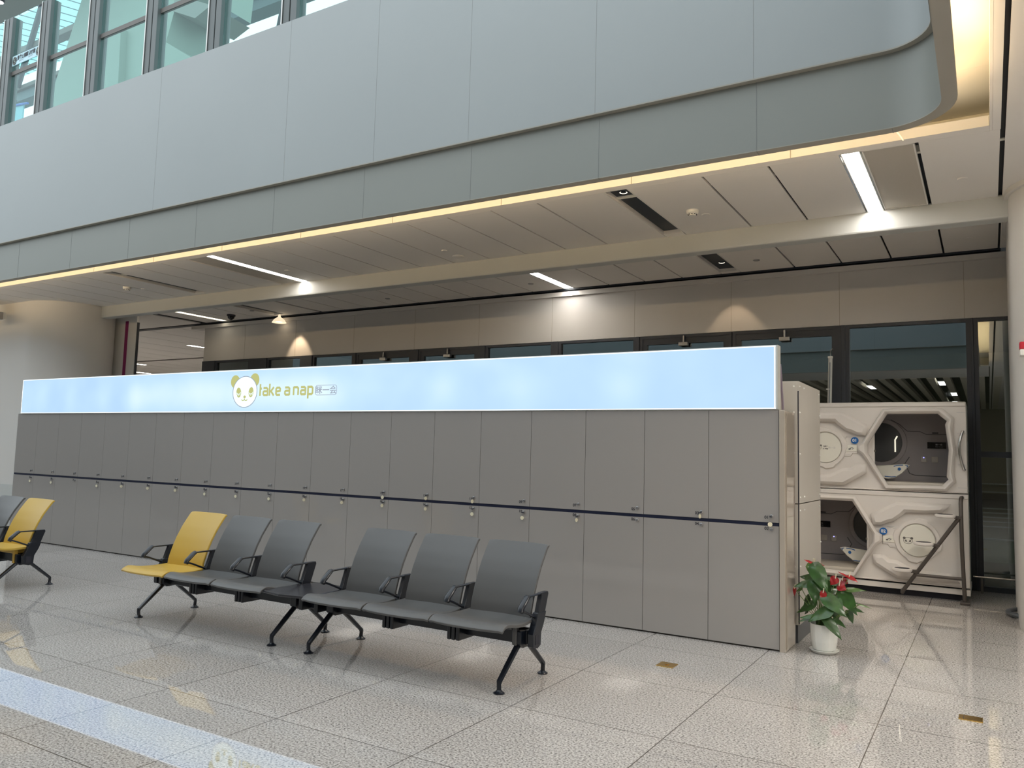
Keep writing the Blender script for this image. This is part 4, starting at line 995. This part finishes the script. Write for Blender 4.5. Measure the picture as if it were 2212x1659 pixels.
def armrest(parent, x, end=False):
    t_ = MB()
    # blade upright behind the arm
    pts = [(-1.885, .583), (-1.795, .583), (-1.788, .567), (-1.835, .44), (-1.865, .375), (-1.960, .375), (-1.925, .45), (-1.885, .56)]
    t_.prism(pts, x-.016, x+.016, 'x')
    t_.tube([(x, -1.81, .577), (x, -2.03, .575), (x, -2.052, .572)], .014, 10, ry=.007)
    t_.tube([(x, -2.118, .500), (x, -2.06, .480), (x, -1.90, .415)], .010, 10, ry=.008)
    o = t_.build('armrest', 'black', parent, smooth=True, bevel=0.003)
    MB().tube([(x, -2.040, .577), (x, -2.058, .568), (x, -2.120, .514), (x, -2.128, .498), (x, -2.112, .490)], [.021, .024, .025, .023, .016], 12, ry=.015).build('front_pad', 'black', o, smooth=True)
    if end:
        MB().prism([(-1.935, .46), (-1.825, .46), (-1.845, .40), (-1.885, .33), (-1.89, .25), (-1.93, .235), (-1.99, .25), (-1.995, .33), (-1.965, .38)], x-.022, x+.022, 'x').build('end_bracket', 'black', o, bevel=0.004)
        MB().box(x+.0215, x+.024, -1.965, -1.915, .262, .325).build('end_cap', 'ink', o)
    return o
def leg(parent, x):
    hub = MB().prism([(-2.02, .262), (-2.02, .345), (-1.86, .345), (-1.86, .262), (-1.90, .235), (-1.98, .235)], x-.034, x+.034, 'x').build('leg_hub', 'black', parent, bevel=0.006)
    for nm, y1, yk in (('leg', -1.985, -2.215), ('leg', -1.885, -1.652)):
        yk2 = yk
        l = MB().tube([(x, y1, .262), (x, y1+(yk-y1)*.5, .168), (x, yk, .072), (x, yk+(-.004 if yk < -1.9 else .004), .055), (x, yk, .012)], [.023, .022, .020, .0165, .0165], 8, ry=.017).build(nm, 'black', parent, smooth=True)
        MB().lathe([(.036, 0.0), (.036, .006), (.022, .013), (.015, .022), (.001, .022)], (x, yk, 0), 20).build('foot', 'black', l, smooth=True)
def bracket(parent, x, col):
    b = MB()
    for k in (-1, 0, 1): b.box(x+k*.036-.014, x+k*.036+.014, -2.045, -1.86, .225, .335)
    b.build('clamp', 'black', parent, bevel=0.006)
    MB().box(x-.052, x-.022, -2.06, -2.03, .335, .405).build('seat_support', col, parent, bevel=0.004)
SEATS = [-4.695, -4.115, -3.535, -2.545, -1.970, -1.402]
ARMS = [-4.990, -4.400, -3.825, -3.245, -2.825, -2.262, -1.692, -1.120]
LEGS = [-4.868, -3.233, -2.848, -1.210]
def bench(dx, dy, cols, label):
    t = thing('beam_bench', label, 'bench', (-3.05+dx, -1.93+dy, 0), 'waiting benches')
    before = set(bpy.data.objects)
    saved = t.location.copy(); t.location = Vector((-3.05, -1.93, 0))
    MB().box(-4.93, -1.16, -1.965, -1.885, .255, .345).build('beam', 'black', t, bevel=0.006)
    for x, c in zip(SEATS, cols):
        cm = 'seat_yellow' if c else 'seat_grey'
        s_ = seat_mb(x).build('seat', cm, t, smooth=True, bevel=0.004)
        b_ = back_mb(x).build('backrest', cm, t, smooth=True, bevel=0.004)
        if c: s_['label'] = 'yellow seat'; b_['label'] = 'yellow backrest'
        MB().box(x-.16, x+.16, -2.02, -1.83, .345, .385).build('seat_frame', cm, t, bevel=0.01)
    for x in (-4.40, -3.825, -2.262, -1.692): bracket(t, x, 'seat_yellow' if (x < -4.3 and cols[0]) else 'seat_grey')
    for i, x in enumerate(ARMS): armrest(t, x, end=(i in (0, 7)))
    for x in LEGS: leg(t, x)
    MB().box(-1.235, -1.205, -2.03, -1.99, .255, .40).box(-4.885, -4.855, -2.03, -1.99, .255, .40).build('seat_support', 'seat_yellow' if cols[5] else 'seat_grey', t, bevel=0.004)
    MB().prism([(-3.285, -2.30), (-3.05, -2.345), (-2.80, -2.30), (-2.84, -1.80), (-3.23, -1.80)], .400, .420).build('table_top', 'table', t, bevel=0.006)
    for x in (-3.12, -2.96): MB().box(x-.02, x+.02, -2.05, -1.86, .25, .40).build('table_support', 'black', t, bevel=0.005)
    t.location = saved
    return t
bench(0, 0, [1, 0, 0, 0, 0, 0], 'six seat waiting bench in front of the lockers, leftmost seat yellow and the others grey')
bench(-5.80, -.15, [0, 0, 0, 0, 0, 1], 'waiting bench cut by the left edge of the photo, yellow seat at its right end')

# ================================================================== PLANT
t = thing('potted_anthurium', 'potted anthurium with red flowers in a white pot on a saucer beside the locker end', 'potted plant', (.30, .22, 0))
PX, PY = .295, .205
b = MB(); prof = [(.068, .018), (.086, .03), (.098, .09), (.103, .16), (.106, .222), (.100, .224), (.094, .19)]
seg = 24; b.lathe(prof, (PX, PY, 0), seg, cap=False); b.lathe([(.068, .018), (.001, .018)], (PX, PY, 0), seg, cap=False)
b.v = [Vector((PX+(v.x-PX)*(1.0 if int(round(math.atan2(v.y-PY, v.x-PX)/(2*PI/seg))) % 2 == 0 else .985), PY+(v.y-PY)*(1.0 if int(round(math.atan2(v.y-PY, v.x-PX)/(2*PI/seg))) % 2 == 0 else .985), v.z)) for v in b.v]
b.build('pot', 'pot', t)
MB().lathe([(.001, .196), (.095, .198), (.096, .185)], (PX, PY, 0), 20).build('soil', 'soil', t, smooth=True)
MB().lathe([(.085, 0.0), (.092, .004), (.112, .026), (.108, .028), (.088, .012), (.001, .012)], (PX, PY, 0), 32).build('saucer', 'pot', t, smooth=True)
# anthurium leaves: heart shaped blades placed by base, tip, half width and facing direction
def leaf_blade(base, tip, hw, nrm, droop=.12, fold=.25, heart=True):
    base = Vector(base); tip = Vector(tip); L = (tip-base); ln = L.length; d = L.normalized()
    nrm = Vector(nrm).normalized(); s = d.cross(nrm).normalized(); n_ = s.cross(d).normalized()
    prof = [(-.20, .0), (-.16, .62), (0, .88), (.15, 1.0), (.35, .92), (.55, .70), (.75, .42), (.9, .17), (1.0, .0)] if heart else [(0, .0), (.08, .6), (.3, 1.0), (.55, .85), (.8, .4), (1.0, .0)]
    def fn(u, v):
        f = v*(len(prof)-1); i = min(int(f), len(prof)-2); k = f-i
        a = prof[i][0]*(1-k)+prof[i+1][0]*k; w_ = prof[i][1]*(1-k)+prof[i+1][1]*k
        q = 2*u-1
        if heart and a < 0: a2 = a*abs(q)**.6   # lobes
        else: a2 = a
        return base + d*(a2*ln) + s*(q*w_*hw) + n_*(-(droop*ln*a*a) - fold*abs(q)*w_*hw*.5 + .05*hw*math.sin(9*a+3*q))
    return MB().grid(fn, 6, 16, .0015)
def p2(px_, pz_): return (px_, pz_)
def K(cx, cy):   # image crop of the plant -> local x,z on the plane y = .2
    return (PX + (cx-762)/6.38/253.0, (1440-cy)/6.38/258.0)
leaves = [
 ((690, 345), (850, 640), .064, .10, 0), ((600, 365), (800, 560), .050, -.02, 1), ((650, 510), (440, 500), .040, -.02, 0), ((630, 560), (425, 600), .042, .05, 0),
 ((680, 545), (690, 800), .062, .08, 0), ((500, 650), (330, 700), .018, .03, 1), ((640, 830), (352, 965), .045, .02, 0), ((860, 850), (610, 1000), .060, .13, 0),
 ((760, 960), (505, 975), .030, .10, 0), ((640, 1000), (475, 1052), .018, .04, 0), ((830, 965), (1022, 1178), .042, .14, 0), ((820, 700), (1075, 900), .058, .12, 0),
 ((1000, 645), (1172, 920), .066, .02, 0), ((1040, 610), (1255, 590), .024, .00, 1), ((1050, 900), (1085, 1058), .032, -.02, 0), ((900, 1000), (1030, 1100), .024, .0, 0),
 ((700, 1040), (650, 1160), .034, -.02, 0), ((760, 1050), (680, 1130), .045, .02, 0), ((880, 880), (930, 1040), .05, -.03, 0), ((840, 620), (1050, 700), .045, -.06, 0),
 ((770, 560), (840, 700), .05, .0, 0), ((1120, 850), (1230, 885), .018, -.03, 0), ((1180, 790), (1320, 820), .008, -.02, 1), 
((900, 560), (760, 480), .04, -.08, 0), ((560, 780), (470, 900), .04, -.06, 0), ((980, 800), (1140, 780), .04, -.08, 0), ((560, 930), (500, 1000), .02, -.02, 0), ((900, 730), (1010, 850), .05, .06, 0)]
for i, (b0, b1, hw, yy, lt) in enumerate(leaves):
    bx0, bz0 = K(*b0); bx1, bz1 = K(*b1); bx0 = max(bx0, .09); bx1 = max(bx1, .075)
    y0 = PY - yy; y1 = y0 - (.05 if yy > .03 else -.03)
    n = (random.uniform(-.35, .35), -.75, .75)
    leaf_blade((bx0, y0, bz0), (bx1, y1, bz1), hw, n).build('leaf', 'leaf2' if lt else 'leaf', t, smooth=True)
    mx_, my_ = (PX+bx0)/2+random.uniform(-.02, .02), (PY+y0)/2
    MB().tube([(PX+random.uniform(-.04, .04), PY+random.uniform(-.04, .04), .19), (mx_, my_, (.19+bz0)/2+.02), (bx0, y0+.003, bz0)], .0028, 6).build('stem', 'stem', t, smooth=True)
for b0, b1, hw, yy, n in [((665, 300), (790, 315), .034, .05, (0, -.25, 1)), ((650, 300), (545, 262), .026, .05, (0, -.3, 1)), ((1080, 430), (1180, 488), .028, .04, (-.3, -.2, 1)), ((1075, 440), (950, 378), .024, .04, (-.3, -.2, 1)),
                          ((920, 470), (860, 560), .036, .06, (0, -1, .4)), ((990, 500), (1060, 520), .034, .02, (.2, -.9, .5)), ((960, 560), (1045, 605), .036, .05, (0, -1, .3)), ((790, 650), (795, 780), .026, .12, (.3, -1, .1)), ((365, 665), (370, 760), .014, .02, (0, -1, 0))]:
    bx0, bz0 = K(*b0); bx1, bz1 = K(*b1); bx0 = max(bx0, .078); bx1 = max(bx1, .078); y0 = PY-yy
    s_ = leaf_blade((bx0, y0, bz0), (bx1, y0-.012, bz1), hw, n, droop=.05).build('flower', 'red', t, smooth=True)
    MB().tube([(bx0, y0-.004, bz0), (bx0+.006, y0-.01, bz0+.035)], .004, 8).build('spadix', 'cream', s_, smooth=True)
    MB().tube([(PX+random.uniform(-.03, .03), PY, .19), ((PX+bx0)/2, (PY+y0)/2, bz0*.55+.08), (bx0, y0+.002, bz0-.002)], .0026, 6).build('stem', 'stem', t, smooth=True)

# ================================================================== FLOOR FITTINGS
def brass(x, y, lx, ly, rot, label, knob):
    t = thing('floor_box', label, 'floor box', (x, y, 0), 'brass floor boxes')
    b = MB().box(-lx/2, lx/2, -ly/2, ly/2, 0.0, .006); c, s_ = math.cos(rot), math.sin(rot)
    b.v = [Vector((x+v.x*c-v.y*s_, y+v.x*s_+v.y*c, v.z)) for v in b.v]; b.build('cover', 'brass', t, bevel=.002)
    if knob: MB().lathe([(.016, .006), (.016, .009), (.006, .010), (.001, .010)], (x, y, 0), 16).build('screw_plug', 'brass', t, smooth=True)
    else: MB().box(x-lx*.30, x-lx*.28, y-ly*.45, y+ly*.45, .006, .0065).build('groove', 'ink', t)
brass(-.585, -.925, .125, .125, 0, 'square brass floor box in front of the right lockers', True)
brass(1.312, -.985, .125, .10, 0, 'rectangular brass floor box at the right of the floor', False)
